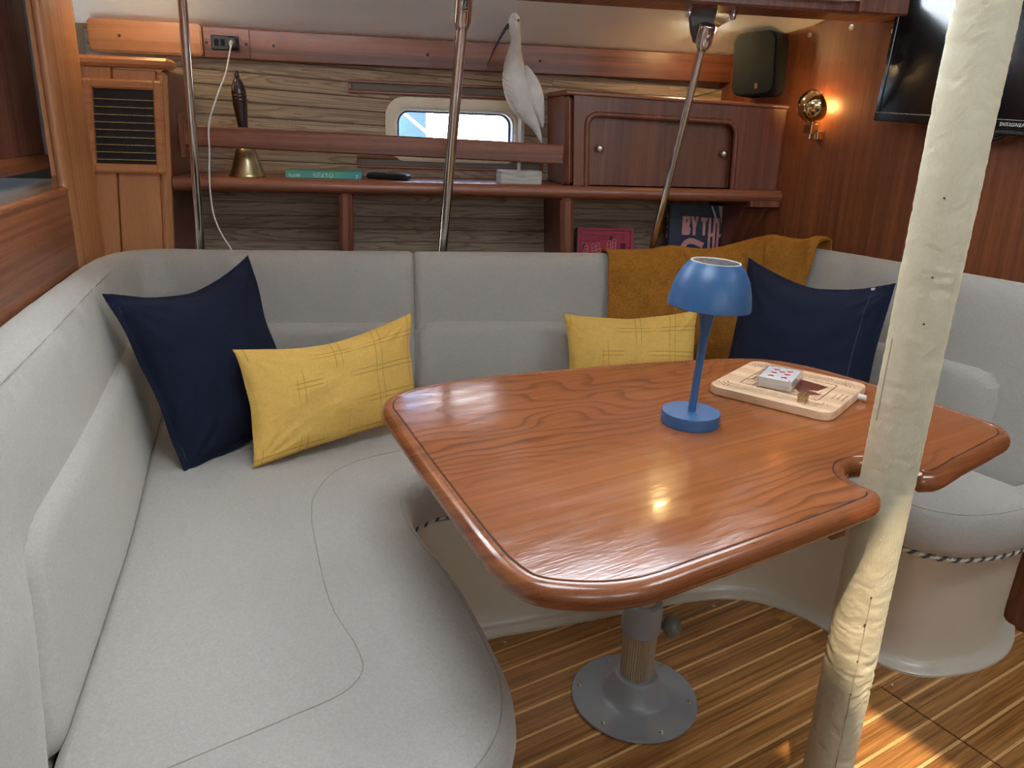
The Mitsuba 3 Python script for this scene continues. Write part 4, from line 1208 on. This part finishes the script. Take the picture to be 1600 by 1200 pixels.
def pillow(k, c, thick, m, flange=0.0, top_dip=0.0, side_in=0.02, bot_in=0.01, n=56, seed=1, wr=0.006, size=(0.45, 0.45)):
    """c: corners top-left, top-right, bottom-right, bottom-left in the world; front faces the camera side."""
    TL, TR, BR, BL = (np.asarray(x, float) for x in c)
    u = np.linspace(-1, 1, n); v = np.linspace(-1, 1, n)
    Uu, Vv = np.meshgrid(u, v, indexing='ij')      # u left to right, v bottom to top
    a, b = (Uu + 1) / 2, (Vv + 1) / 2
    ex = ((TR - TL) + (BR - BL)) / 2; ey = ((TL - BL) + (TR - BR)) / 2
    nrm = np.cross(ex, ey); nrm /= np.linalg.norm(nrm)
    ctr = (TL + TR + BL + BR) / 4
    if nrm @ (EYE - ctr) < 0:
        nrm = -nrm
    # the edges are drawn in between the corners
    a2 = a + side_in * (1 - Vv ** 2) * (-Uu) * 1.0
    b2 = b - top_dip * (1 - np.abs(Uu) ** 1.6) * np.clip(Vv, 0, 1) ** 2 + bot_in * (1 - Uu ** 2) * np.clip(-Vv, 0, 1)
    mid = (1 - b2)[..., None] * ((1 - a2)[..., None] * BL + a2[..., None] * BR) + b2[..., None] * ((1 - a2)[..., None] * TL + a2[..., None] * TR)
    q = 1 - flange * 2
    Ue, Ve = np.clip(np.abs(Uu) / q, 0, 1), np.clip(np.abs(Vv) / q, 0, 1)
    t = ((1 - Ue ** 2.4) * (1 - Ve ** 2.4)) ** 0.52
    rg = meshkit.fbm(np.stack([Uu * 2.2 + seed, Vv * 2.2, np.zeros_like(Uu)], -1), 4, seed) - 0.5
    # creases fanning from the corners
    fan = np.zeros_like(Uu)
    for cu, cv in ((-1, 1), (1, 1), (-1, -1), (1, -1)):
        d = np.hypot(Uu - cu, Vv - cv); ag = np.arctan2(Vv - cv, Uu - cu)
        fan += np.sin(ag * 17 + seed + cu) * np.exp(-((d - 0.35) / 0.28) ** 2)
    h = thick * t + (rg * 2.2 + fan * 0.45) * wr * np.clip(t, 0, 1)
    wave = 0.004 * np.sin(Uu * 9 + seed) * (np.abs(Vv) > 0.93) + 0.004 * np.sin(Vv * 8 + seed) * (np.abs(Uu) > 0.93)
    mid = mid + nrm * wave[..., None]
    F = mid + nrm * (h + 0.0012)[..., None]
    Bk = mid - nrm * (h * 0.85 + 0.0012)[..., None]
    uvf = np.stack([a * size[0], b * size[1]], -1).reshape(-1, 2)
    fm, bk = grid(F), grid(Bk, flip=True)
    # close the rim
    rim = np.concatenate([np.stack([np.arange(n), np.full(n, 0)], 1), np.stack([np.full(n, n - 1), np.arange(n)], 1), np.stack([np.arange(n)[::-1], np.full(n, n - 1)], 1), np.stack([np.full(n, 0), np.arange(n)[::-1]], 1)])
    ids = rim[:, 0] * n + rim[:, 1]
    f3 = []
    for i in range(len(ids)):
        j = (i + 1) % len(ids)
        if ids[i] != ids[j]:
            f3 += [[ids[i], ids[j], ids[j] + n * n], [ids[i], ids[j] + n * n, ids[i] + n * n]]
    mm = tm(np.vstack([fm.vertices, bk.vertices]), np.vstack([fm.faces, bk.faces + n * n, np.array(f3)]))
    mm.fix_normals()
    put('cover', mm, m, k, True, uv=np.vstack([uvf, uvf]))
    return mid, nrm, h


k = thing('navy_pillow', 'square navy pillow with flanged edges standing in the left corner of the settee', 'pillow', None)
nvL = [(0.111, 1.852, 0.828), (0.462, 2.010, 0.869), (0.530, 1.860, 0.470), (0.2155, 1.700, 0.432)]
mid, nrm, h = pillow(k, nvL, 0.062, 'm_navy', flange=0.034, top_dip=0.12, side_in=0.035, seed=3, wr=0.013)
ln = mid[2, 4:-4] + nrm * 0.004
put('edge_stitching', tube(ln, 0.0009, 6), 'm_ink', k, 60)
k = thing('yellow_pillow', 'rectangular yellow slub-cloth pillow leaning on the navy pillow at the left', 'pillow', None)
pillow(k, [(0.353, 1.762, 0.697), (0.802, 1.772, 0.739), (0.790, 1.690, 0.487), (0.3505, 1.640, 0.4505)], 0.055, 'm_yellow', flange=0.004, top_dip=0.13, side_in=0.035, bot_in=0.02, seed=8, size=(0.46, 0.28), wr=0.010)
k = thing('yellow_pillow', 'rectangular yellow slub-cloth pillow behind the table, left of the blue lamp', 'pillow', None)
pillow(k, [(1.252, 1.732, 0.701), (1.560, 1.517, 0.730), (1.520, 1.430, 0.462), (1.215, 1.640, 0.462)], 0.052, 'm_yellow', flange=0.004, top_dip=0.07, side_in=0.035, seed=5, size=(0.42, 0.28), wr=0.009)
k = thing('navy_pillow', 'navy pillow with a flanged edge against the right end of the settee behind the table', 'pillow', None)
nvR = [(1.648, 1.436, 0.885), (1.800, 1.098, 0.865), (1.665, 1.030, 0.458), (1.520, 1.390, 0.458)]
mid, nrm, h = pillow(k, nvR, 0.060, 'm_navy', flange=0.034, top_dip=0.11, side_in=0.03, seed=6, wr=0.012)
j = int(len(mid) * 0.86)
put('hem_seam', tube(mid[j, 2:-2] + nrm * (h[j, 2:-2] + 0.001)[:, None], 0.0010, 6), 'm_ink', k, 60, label='hem line near the right edge')
put('tag', shift(cbox((-0.006, -0.002, -0.003), (0.006, 0.002, 0.003), 0.0005), *(mid[j, -2] + nrm * 0.006)), 'm_white', k, False)

# throw over the corner
s0, s1 = RS[iT] - 0.10, s_at(2.030, 1.455)
ss = np.arange(s0, s1, 0.0022)
tp = [(-0.012, 0.80), (-0.012, 0.95), (-0.006, 0.995), (0.012, 1.020), (0.036, 1.026), (0.062, 1.018), (0.082, 0.985), (0.096, 0.93), (0.108, 0.82), (0.122, 0.68), (0.134, 0.56), (0.146, 0.40), (0.155, 0.25), (0.163, 0.12)]
tpr, tl = resample(np.column_stack([np.array(tp)[:, 0], np.array(tp)[:, 1] * 0.44]), 0.0022)
tpr[:, 1] /= 0.44
P = np.zeros((len(ss), len(tpr), 3)); UV = np.zeros((len(ss), len(tpr), 2))
px, py = np.interp(ss, RS, RP[:, 0]), np.interp(ss, RS, RP[:, 1])
nx, ny = np.interp(ss, RS, RN[:, 0]), np.interp(ss, RS, RN[:, 1])
zt = np.interp(ss, RS, ZTOP); sc = np.interp(ss, RS, SC_L)
for j, (o, hh) in enumerate(tpr):
    dn = j / len(tpr)
    f1 = meshkit.fbm(np.column_stack([ss * 7.0 + 0.9 * dn, np.full(len(ss), dn * 1.4), np.zeros(len(ss))]), 3, 21) - 0.5
    f2 = meshkit.fbm(np.column_stack([ss * 20.0 - 2.0 * dn, np.full(len(ss), dn * 2.5), np.zeros(len(ss))]), 2, 22) - 0.5
    fold = np.abs(f1) * 0.085 + np.maximum(f2, 0) * 0.050
    top = np.exp(-((hh - 1.0) / 0.08) ** 2)
    hump = 0.024 * np.exp(-((ss - (s_corner + 0.02)) / 0.09) ** 2) + 0.022 * np.exp(-((ss - (s_corner + 0.2)) / 0.05) ** 2) + 0.014 * np.exp(-((ss - (s0 + 0.22)) / 0.06) ** 2)
    off = o * sc + 0.004 + fold * (0.25 + 0.75 * min(1, max(0, (o + 0.01) / 0.06)))
    edge = np.clip((ss - ss[0]) / 0.03, 0, 1)
    off = off * (0.9 + 0.1 * edge)
    z = ZS + (zt - ZS) * hh + (hump + np.abs(f1) * 0.03 + np.maximum(f2, 0) * 0.012) * top
    P[:, j] = np.column_stack([px + nx * off, py + ny * off, z])
    UV[:, j] = np.column_stack([ss, np.full(len(ss), tl[j])])
nP = len(ss) * len(tpr)
g1 = grid(P)
vn = g1.vertex_normals
Q = P.reshape(-1, 3) - 0.0055 * np.asarray(vn).reshape(-1, 3) * (1 if (np.asarray(vn).reshape(P.shape)[len(ss) // 2, len(tpr) // 2] @ np.array([nx[len(ss) // 2], ny[len(ss) // 2], 0])) > 0 else -1)
ids = np.arange(nP).reshape(len(ss), len(tpr))
rim = np.concatenate([ids[:-1, 0], ids[-1, :-1], ids[:0:-1, -1], ids[0, :0:-1]])
f3 = []
for i in range(len(rim)):
    a_, b_ = rim[i], rim[(i + 1) % len(rim)]
    f3 += [[a_, b_, b_ + nP], [a_, b_ + nP, a_ + nP]]
# the knit: rows of raised stitches
st_ = np.sin((UV[..., 0] + UV[..., 1]) * 2 * math.pi / 0.0125) * np.sin((UV[..., 0] - UV[..., 1]) * 2 * math.pi / 0.0125)
sgn = 1 if (np.asarray(vn).reshape(P.shape)[len(ss) // 2, len(tpr) // 2] @ np.array([nx[len(ss) // 2], ny[len(ss) // 2], 0])) > 0 else -1
P = P + (0.0019 * st_)[..., None] * np.asarray(vn).reshape(P.shape) * sgn
mm = tm(np.vstack([P.reshape(-1, 3), Q]), np.vstack([g1.faces, g1.faces[:, ::-1] + nP, np.array(f3)]))
if sgn < 0:
    mm.invert()
k = put('throw_blanket', mm, 'm_throw', None, True, uv=np.vstack([UV.reshape(-1, 2)] * 2), label='mustard and brown woven throw draped over the right corner of the backrest', cat='blanket')

# ------------------------------------------------------------------ the table
DT = thing('dining_table', 'varnished teak saloon table on a grey pedestal with a notch round the post', 'table')
tpts = [(0.475, 0.578), (0.535, 0.555), (0.65, 0.552), (0.80, 0.5535), (0.94, 0.557), (0.990, 0.562), (1.012, 0.578)]
notch = [(1.068 + 0.056 * math.cos(math.radians(x)), 0.606 + 0.056 * math.sin(math.radians(x))) for x in (197, 170, 140, 110, 80, 50, 20, -5, -25)]
rest = [(1.133, 0.573), (1.152, 0.567), (1.25, 0.579), (1.375, 0.594), (1.438, 0.606), (1.474, 0.640), (1.484, 0.72), (1.486, 0.84), (1.480, 0.96), (1.462, 1.065), (1.420, 1.140), (1.35, 1.184), (1.24, 1.219), (1.115, 1.252), (0.98, 1.278), (0.843, 1.302), (0.74, 1.315), (0.660, 1.318), (0.580, 1.307), (0.525, 1.278), (0.497, 1.235), (0.484, 1.165), (0.462, 1.03), (0.434, 0.845), (0.418, 0.73), (0.414, 0.672), (0.424, 0.622)]
outl, _ = resample(smooth_line(tpts + notch + rest, 8, closed=True), 0.006, True)
if not Polygon(outl).exterior.is_ccw:
    outl = outl[::-1]
TZ = 0.71
R = 0.0165
ep = [(-0.024, TZ - 0.0335)] + [(-0.0145 + 0.0145 * math.cos(x), TZ - 0.0168 + R * math.sin(x)) for x in np.linspace(-math.pi / 2, math.pi / 2, 13)] + [(-0.019, TZ - 0.0004), (-0.0205, TZ - 0.0018)]
em_ = loft_outline(outl, ep, cap_top=False)
put('edge_trim', em_, 'm_tableedge', DT, 35, label='rounded solid edge trim')
tp_ = loft_outline(outl, [(-0.0225, TZ - 0.020), (-0.0225, TZ - 0.0016), (-0.0235, TZ - 0.0006)], cap_bottom=True)
put('tabletop', tp_, 'm_table', DT, 30)
put('groove_line', loft_outline(outl, [(-0.0232, TZ - 0.012), (-0.0198, TZ - 0.0019), (-0.0232, TZ - 0.0019)], cap_top=False, cap_bottom=False), 'm_gap', DT, 30)
put('support_cleat', cbox((0.955, 0.604, 0.628), (0.988, 1.05, 0.6775), 0.003), 'm_tableedge', DT)
PC = np.array([1.001, 1.034, 0.0])
pb = put('pedestal_base', shift(lathe([(0.0, 0.004), (0.135, 0.0005), (0.1385, 0.002), (0.1395, 0.005), (0.138, 0.0085), (0.130, 0.0105), (0.100, 0.0135), (0.080, 0.016), (0.071, 0.021), (0.064, 0.030), (0.056, 0.046), (0.049, 0.062), (0.046, 0.068), (0.040, 0.0695), (0.030, 0.070)], 64), *PC), 'm_grey', DT, 50, label='grey painted flared foot')
for q in range(6):
    x = math.radians(q * 60 + 18)
    put('screw', shift(lathe([(0, 0.0015), (0.0036, 0.0018), (0.0052, 0.0), (0.0052, -0.003)], 14), PC[0] + 0.121 * math.cos(x), PC[1] + 0.121 * math.sin(x), 0.0122), 'm_nickel', pb)
na = 160
aa_ = np.arange(na) * 2 * math.pi / na
rr = 0.0355 + 0.0011 * np.sign(np.sin(aa_ * 40)) * np.abs(np.sin(aa_ * 40)) ** 0.5
fl = grid(np.array([np.column_stack([PC[0] + rr * np.cos(aa_), PC[1] + rr * np.sin(aa_), np.full(na, z)]) for z in (0.066, 0.20)]), close_v=True, flip=True)
put('fluted_column', fl, 'm_flute', DT, 50, label='ribbed metal column')
cl = put('collar', shift(lathe([(0.036, 0.180), (0.0405, 0.180), (0.0425, 0.184), (0.0425, 0.240), (0.041, 0.251), (0.036, 0.2545), (0.030, 0.2545)], 48), *PC), 'm_grey', DT, 40, label='grey clamping collar')
put('inner_tube', shift(lathe([(0.029, 0.19), (0.029, 0.660)], 40), *PC), 'm_flute', DT, 60)
put('mount_plate', shift(lathe([(0.0, 0.6765), (0.11, 0.6765), (0.11, 0.668), (0.05, 0.662), (0.03, 0.645)], 48), *PC), 'm_grey', DT, 40)
kd = np.array([0.82, -0.57, 0.0]); kd /= np.linalg.norm(kd)
put('knob_stem', tube([PC + kd * 0.040 + Z * 0.194, PC + kd * 0.054 + Z * 0.194], 0.006, 12), 'm_black', cl, 50)
kk = trimesh.creation.icosphere(3, 1.0)
v = np.array(kk.vertices)
lob = 1 + 0.05 * np.cos(3 * np.arctan2(v[:, 1], v[:, 2]))
kk.vertices = v * np.array([0.020, 0.0250, 0.0250]) * np.column_stack([np.ones(len(v)), lob, lob])
Mk = trimesh.geometry.align_vectors([1, 0, 0], kd); Mk[:3, 3] = PC + kd * 0.066 + Z * 0.194
put('knob', moved(kk, Mk), 'm_knob', cl, 60, label='dark grey tightening knob')

# ------------------------------------------------------------------ on the table
k = thing('table_lamp', 'blue metal mushroom-shaped lamp with a round base standing on the table', 'lamp')
LP = np.array([0.955, 0.917, TZ - 0.0004])
Ml = trimesh.transformations.translation_matrix(LP) @ rotm((0.847 * 0 + math.sin(YAW), math.cos(YAW), 0), 2.6)
put('base', moved(lathe([(0, 0.0), (0.0505, 0.0), (0.0515, 0.0015), (0.0515, 0.0205), (0.0505, 0.0222), (0.0, 0.0224)], 64), trimesh.transformations.translation_matrix(LP)), 'm_blue', k, 35)
put('button', moved(lathe([(0, 0.0232), (0.005, 0.0231), (0.0058, 0.0222)], 20), trimesh.transformations.translation_matrix(LP + (-0.010, -0.026, 0))), 'm_blue', k, 40)
st = [(0.0068, 0.020), (0.0068, 0.10), (0.0071, 0.13), (0.0080, 0.156), (0.0096, 0.175), (0.0122, 0.190), (0.0160, 0.203), (0.0215, 0.214), (0.030, 0.228), (0.040, 0.245)]
put('stem', moved(lathe(st, 36), Ml), 'm_blue', k, 60)
sh = [(0.0415, 0.2885), (0.0425, 0.2872), (0.052, 0.2765), (0.0605, 0.2605), (0.0665, 0.241), (0.0695, 0.222), (0.0705, 0.2135), (0.0700, 0.2125), (0.0690, 0.2135), (0.066, 0.238), (0.058, 0.262), (0.045, 0.280), (0.0, 0.283)]
put('shade', moved(lathe(sh, 72), Ml), 'm_blue', k, 40)
put('solar_panel', moved(lathe([(0, 0.2882), (0.0395, 0.2880), (0.0398, 0.2872)], 48), Ml), 'm_solar', k, 30, label='round dark solar panel in the top')
put('panel_rim', moved(lathe([(0.0393, 0.2878), (0.0395, 0.2892), (0.0415, 0.2894), (0.0420, 0.2878)], 64), Ml), 'm_greytrim', k, 50, label='thin pale rim')

# cribbage board
BX = np.array([0.337, -0.9415, 0.0]); BY = np.array([0.9415, 0.337, 0.0])
BC = np.array([1.257, 0.951, TZ - 0.0004])
BW, BH = 0.243, 0.243       # along BX, along BY
def onb(m):
    return frame_mesh(m, BC, BX, BY, Z)
k = thing('cribbage_board', 'pale maple cribbage board with rounded corners lying on the table', 'board')
o_b, _ = resample(np.array(rrect(-BW / 2, -BH / 2, BW / 2, BH / 2, 0.026, 10).exterior.coords)[:-1], 0.006, True)
if not Polygon(o_b).exterior.is_ccw:
    o_b = o_b[::-1]
put('board', onb(loft_outline(o_b, [(-0.002, 0.0), (0.0, 0.002), (0.0, 0.0145), (-0.001, 0.0168), (-0.0035, 0.0178)])), 'm_maple', k, 35)
BZ = 0.0178
fr_ = rrect(-0.078, -0.062, 0.078, 0.062, 0.004)
put('engraved_frame', onb(shift(extr(fr_.difference(fr_.buffer(-0.0016)), 0.0004), 0, 0, BZ - 0.0001)), 'm_engrave', k, False)
holes = []
disc = lambda x, y, r=0.0012: shift(extr(Polygon([(r * math.cos(t), r * math.sin(t)) for t in np.arange(8) * math.pi / 4]), 0.0004), x, y, BZ - 0.0001)
for row, off in enumerate((0.078, 0.087, 0.096)):
    for q in range(35):
        x = -0.088 + q * 0.0046 + (q // 5) * 0.0026
        if x > 0.092: continue
        holes += [disc(x, off), disc(x, -off)]
    for q in range(9):
        y = -0.030 + q * 0.0046 + (q // 5) * 0.0026
        holes.append(disc(0.012 + off + 0.004, y))
for q in range(3):
    r = 0.030 - q * 0.009
    for t in np.linspace(0, math.pi / 2, 7):
        for sy in (1, -1):
            holes.append(disc(-0.088 - r * 0.9 * math.sin(t), sy * (0.069 + r * math.cos(t))))
            holes.append(disc(0.082 + r * 0.8 * math.sin(t), sy * (0.069 + r * math.cos(t))))
lab(put('peg_holes', onb(cat_(*holes)), 'm_engrave', k, False), kind='stuff')
put('dark_inlay', onb(shift(extr(Polygon([(0.000, 0.052), (0.066, 0.036), (0.058, -0.004), (0.040, -0.012), (0.073, -0.022), (0.045, -0.050), (0.012, -0.01)]), 0.0006), 0, 0, BZ - 0.0002)), 'm_walnut', k, False, label='dark walnut inlay')
rg = np.random.default_rng(4)
scr = []
for q in range(16):
    x0, y0 = -0.072 + rg.random() * 0.032, -0.045 + rg.random() * 0.05
    pts_ = [(x0 + rg.normal() * 0.006, y0 + rg.normal() * 0.006) for _ in range(4)]
    scr.append(shift(extr(LineString(pts_).buffer(0.0006), 0.0004), 0, 0, BZ - 0.0001))
put('engraved_drawing', onb(cat_(*scr)), 'm_engrave', k, False)
scr = [shift(extr(LineString(smooth_line([(0.055 + 0.004 * math.sin(t * 5), -0.034 + 0.0022 * t + 0.0) for t in np.arange(12)], 3)).buffer(0.0005), 0.0004), 0, 0, BZ - 0.0001),
       shift(extr(sbox(0.066, -0.05, 0.0668, 0.0), 0.0004), 0, 0, BZ - 0.0001)]
put('engraved_script', onb(cat_(*scr)), 'm_engrave', k, False)
put('side_plug', onb(moved(lathe([(0, 0.0), (0.0058, 0.0), (0.0062, 0.001), (0.0056, 0.016), (0, 0.0165)], 24), trimesh.transformations.translation_matrix((BW / 2 - 0.001, 0.050, 0.0088)) @ rotm((0, 1, 0), 90))), 'm_paper', k, 40, label='pale round plug in the end')
for q in range(9):
    x, y = 0.052 + (q % 3) * 0.0068, -0.100 + (q // 3) * 0.0075
    kp = thing('cribbage_peg', 'small brass peg in the cluster standing in the cribbage board', 'peg', 'brass pegs standing in the cribbage board')
    put('peg', onb(shift(lathe([(0.0009, 0.0), (0.0011, 0.008), (0.0011, 0.0115), (0.0021, 0.013), (0.0022, 0.0155), (0.0014, 0.018), (0.0, 0.0183)], 10), x, y, BZ)), 'm_brassold', kp, 50)

# cards in a clear case
CX = np.array([0.452, -0.892, 0.0]); CY = np.array([0.892, 0.452, 0.0])
CC = np.array([1.238, 0.960, TZ - 0.0004 + BZ + 0.0004])
def onc(m):
    return frame_mesh(m, CC, CX, CY, Z)
k = thing('card_case', 'clear plastic card case on the cribbage board', 'case')
put('lid_walls', onc(cat_(*[cbox(*b_, 0.0003) for b_ in (((-0.0345, -0.0475, 0.0), (0.0345, -0.0463, 0.0245)), ((-0.0345, 0.0463, 0.0), (0.0345, 0.0475, 0.0245)), ((-0.0345, -0.0463, 0.0), (-0.0333, 0.0463, 0.0245)), ((0.0333, -0.0463, 0.0), (0.0345, 0.0463, 0.0245)))])), 'm_acrylic', k, False)
pl_ = extr(rrect(-0.0343, -0.0473, 0.0343, 0.0473, 0.003), 0.0002)
v, f = np.array(pl_.vertices), np.array(pl_.faces)
put('lid', onc(shift(tm(v, f[np.all(v[f][:, :, 2] > 0.0001, axis=1)]), 0, 0, 0.0246)), 'm_acrylic', k, False)
put('rim', onc(shift(extr(rrect(-0.0350, -0.048, 0.0350, 0.048, 0.003).difference(rrect(-0.0342, -0.0472, 0.0342, 0.0472, 0.002)), 0.0012), 0, 0, 0.0105)), 'm_greytrim', k, False)
k = thing('card_deck', 'deck of playing cards with the seven of hearts on top inside the clear case', 'playing cards')
put('stack', onc(cbox((-0.0315, -0.044, 0.0012), (0.0315, 0.044, 0.0212), 0.0004)), 'm_cardedge', k, False)
tc = put('top_card', onc(shift(extr(rrect(-0.0315, -0.044, 0.0315, 0.044, 0.0035), 0.0004), 0, 0, 0.0212)), 'm_card', k, False, label='seven of hearts')
tt = np.linspace(0, 2 * math.pi, 30)[:-1]
heart = Polygon([(0.00038 * 16 * math.sin(x) ** 3, 0.00038 * (13 * math.cos(x) - 5 * math.cos(2 * x) - 2 * math.cos(3 * x) - math.cos(4 * x))) for x in tt])
for hx, hy, fl_ in ((-0.013, 0.024, 1), (0.013, 0.024, 1), (-0.013, 0.0, 1), (0.013, 0.0, 1), (-0.013, -0.024, -1), (0.013, -0.024, -1), (0.0, 0.0125, 1)):
    hp2 = affinity.translate(affinity.scale(heart, 1.05, 1.05 * fl_, origin=(0, 0)), hx, hy)
    put('heart', onc(shift(extr(hp2, 0.00015), 0, 0, 0.0216)), 'm_red', tc, False)
for sx, rot in ((-1, 0), (1, 180)):
    t = meshkit.text_mesh('7', 0.006, 0.00015, True)
    t.apply_translation((-0.0295, 0.0355, 0.0))
    if rot: t.apply_transform(rotm((0, 0, 1), 180))
    put('index', onc(shift(t, 0, 0, 0.0216)), 'm_red', tc, False)

# ------------------------------------------------------------------ leather-wrapped post
k = thing('post', 'cream leather-wrapped round post standing in the notch of the table', 'post')
PX, PY, PR = 1.068, 0.604, 0.0388
nz, nt = 620, 110
zs = np.linspace(0.0, 1.875, nz)
ths = np.arange(nt) * 2 * math.pi / nt
Zz, Tt = np.meshgrid(zs, ths, indexing='ij')
cx, sx_ = np.cos(Tt), np.sin(Tt)
amp = 0.0002 + 0.0022 * np.clip((0.62 - Zz) / 0.25, 0, 1) * np.clip((Zz + 0.15) / 0.2, 0, 1) + 0.0007 * np.clip((Zz - 0.62) / 0.1, 0, 1)
wv = meshkit.fbm(np.stack([cx * 1.1 + 3, sx_ * 1.1 + 5, Zz * 52 + 1.6 * meshkit.noise(np.stack([cx * 1.5, sx_ * 1.5, Zz * 7], -1), 4)], -1), 3, 9)
ridge = 1 - np.abs(wv - 0.5) * 4
lowf = meshkit.fbm(np.stack([cx * 1.3, sx_ * 1.3, Zz * 9], -1), 2, 12) - 0.5
rr = PR + amp * (ridge - 0.4) + 0.0012 * lowf
pm = grid(np.stack([PX + rr * cx, PY + rr * sx_, Zz], -1), close_v=True, flip=True)
put('leather_wrap', pm, 'm_leather', k, 70)
for a_, z0, z1 in ((math.radians(227), 0.0, 0.52), (math.radians(158), 0.80, 0.93)):
    zz_ = np.linspace(z0 + 0.005, z1, 60)
    put('seam', tube([(PX + (PR + 0.0006) * math.cos(a_), PY + (PR + 0.0006) * math.sin(a_), z) for z in zz_], 0.0008, 6), 'm_leatherseam', k, 60)
rg = np.random.default_rng(2)
for a_, z in ((229, 0.16), (226, 0.335), (226, 0.40), (225, 0.47), (226, 0.52), (229, 0.13), (206, 1.13), (214, 1.025), (216, 0.96)):
    r_ = PR + 0.0012
    x = math.radians(a_)
    put('blemish', shift(trimesh.creation.icosphere(1, 0.0014), PX + r_ * math.cos(x), PY + r_ * math.sin(x), z), 'm_stitch', k, 60)

# ------------------------------------------------------------------ outside the port: the next boat in the marina
k = thing('moored_boat', 'white boat moored outside, seen through the port', 'boat')
o_ = W(0.0, 3.4, 0)
def out(m):
    return frame_mesh(m, o_, U, NB, Z)
hull_p = []
for a, hw in ((0.10, 0.9), (0.6, 0.95), (2.0, 1.05), (4.0, 1.05), (6.0, 0.7), (6.8, 0.05)):
    hull_p += [(a, -hw + 0.4, 1.36), (a, hw + 0.4, 1.36), (a + 0.03, -hw * 0.85 + 0.4, 0.2), (a + 0.03, hw * 0.85 + 0.4, 0.2)]
put('hull', out(hullmesh(hull_p)), 'm_white', k, False)
put('cabin', out(cbox((0.12, -0.1, 1.36), (3.5, 1.1, 2.9), 0.08)), 'm_white', k, 30)
for q in range(3):
    put('cabin_window', out(cbox((0.8 + q * 0.9, -0.112, 1.9), (1.4 + q * 0.9, -0.095, 2.3), 0.005)), 'm_greytrim', k, False)
put('hull_port', out(cbox((0.46, -0.530, 1.185), (0.60, -0.500, 1.222), 0.004)), 'm_greytrim', k, 30)
put('rub_rail', out(tube([(0.1, -0.51, 1.33), (0.6, -0.56, 1.33), (3.0, -0.66, 1.33)], 0.02, 8)), 'm_white', k, 60)
k = thing('boat_cover', 'blue canvas boat cover outside, at the left of the port', 'cover')
cv = []
for a in np.linspace(-4.5, 0.095, 30):
    cv.append([(a, -0.2 + 0.9 * t + 0.05 * math.sin(a * 7), 0.35 + 2.0 * math.sin(math.pi * (0.05 + 0.6 * t)) + 0.05 * math.sin(a * 5 + t * 4)) for t in np.linspace(0, 1, 14)])
cm = grid(np.array(cv))
put('canvas', out(cm), 'm_bluecanvas', k, 60)
k = thing('boat_spar', 'white spar slanting across the blue cover outside the port', 'spar')
put('tube', out(tube([(-0.21, -0.62, 1.36), (0.45, -0.62, 0.85)], 0.011, 12)), 'm_white', k, 60)
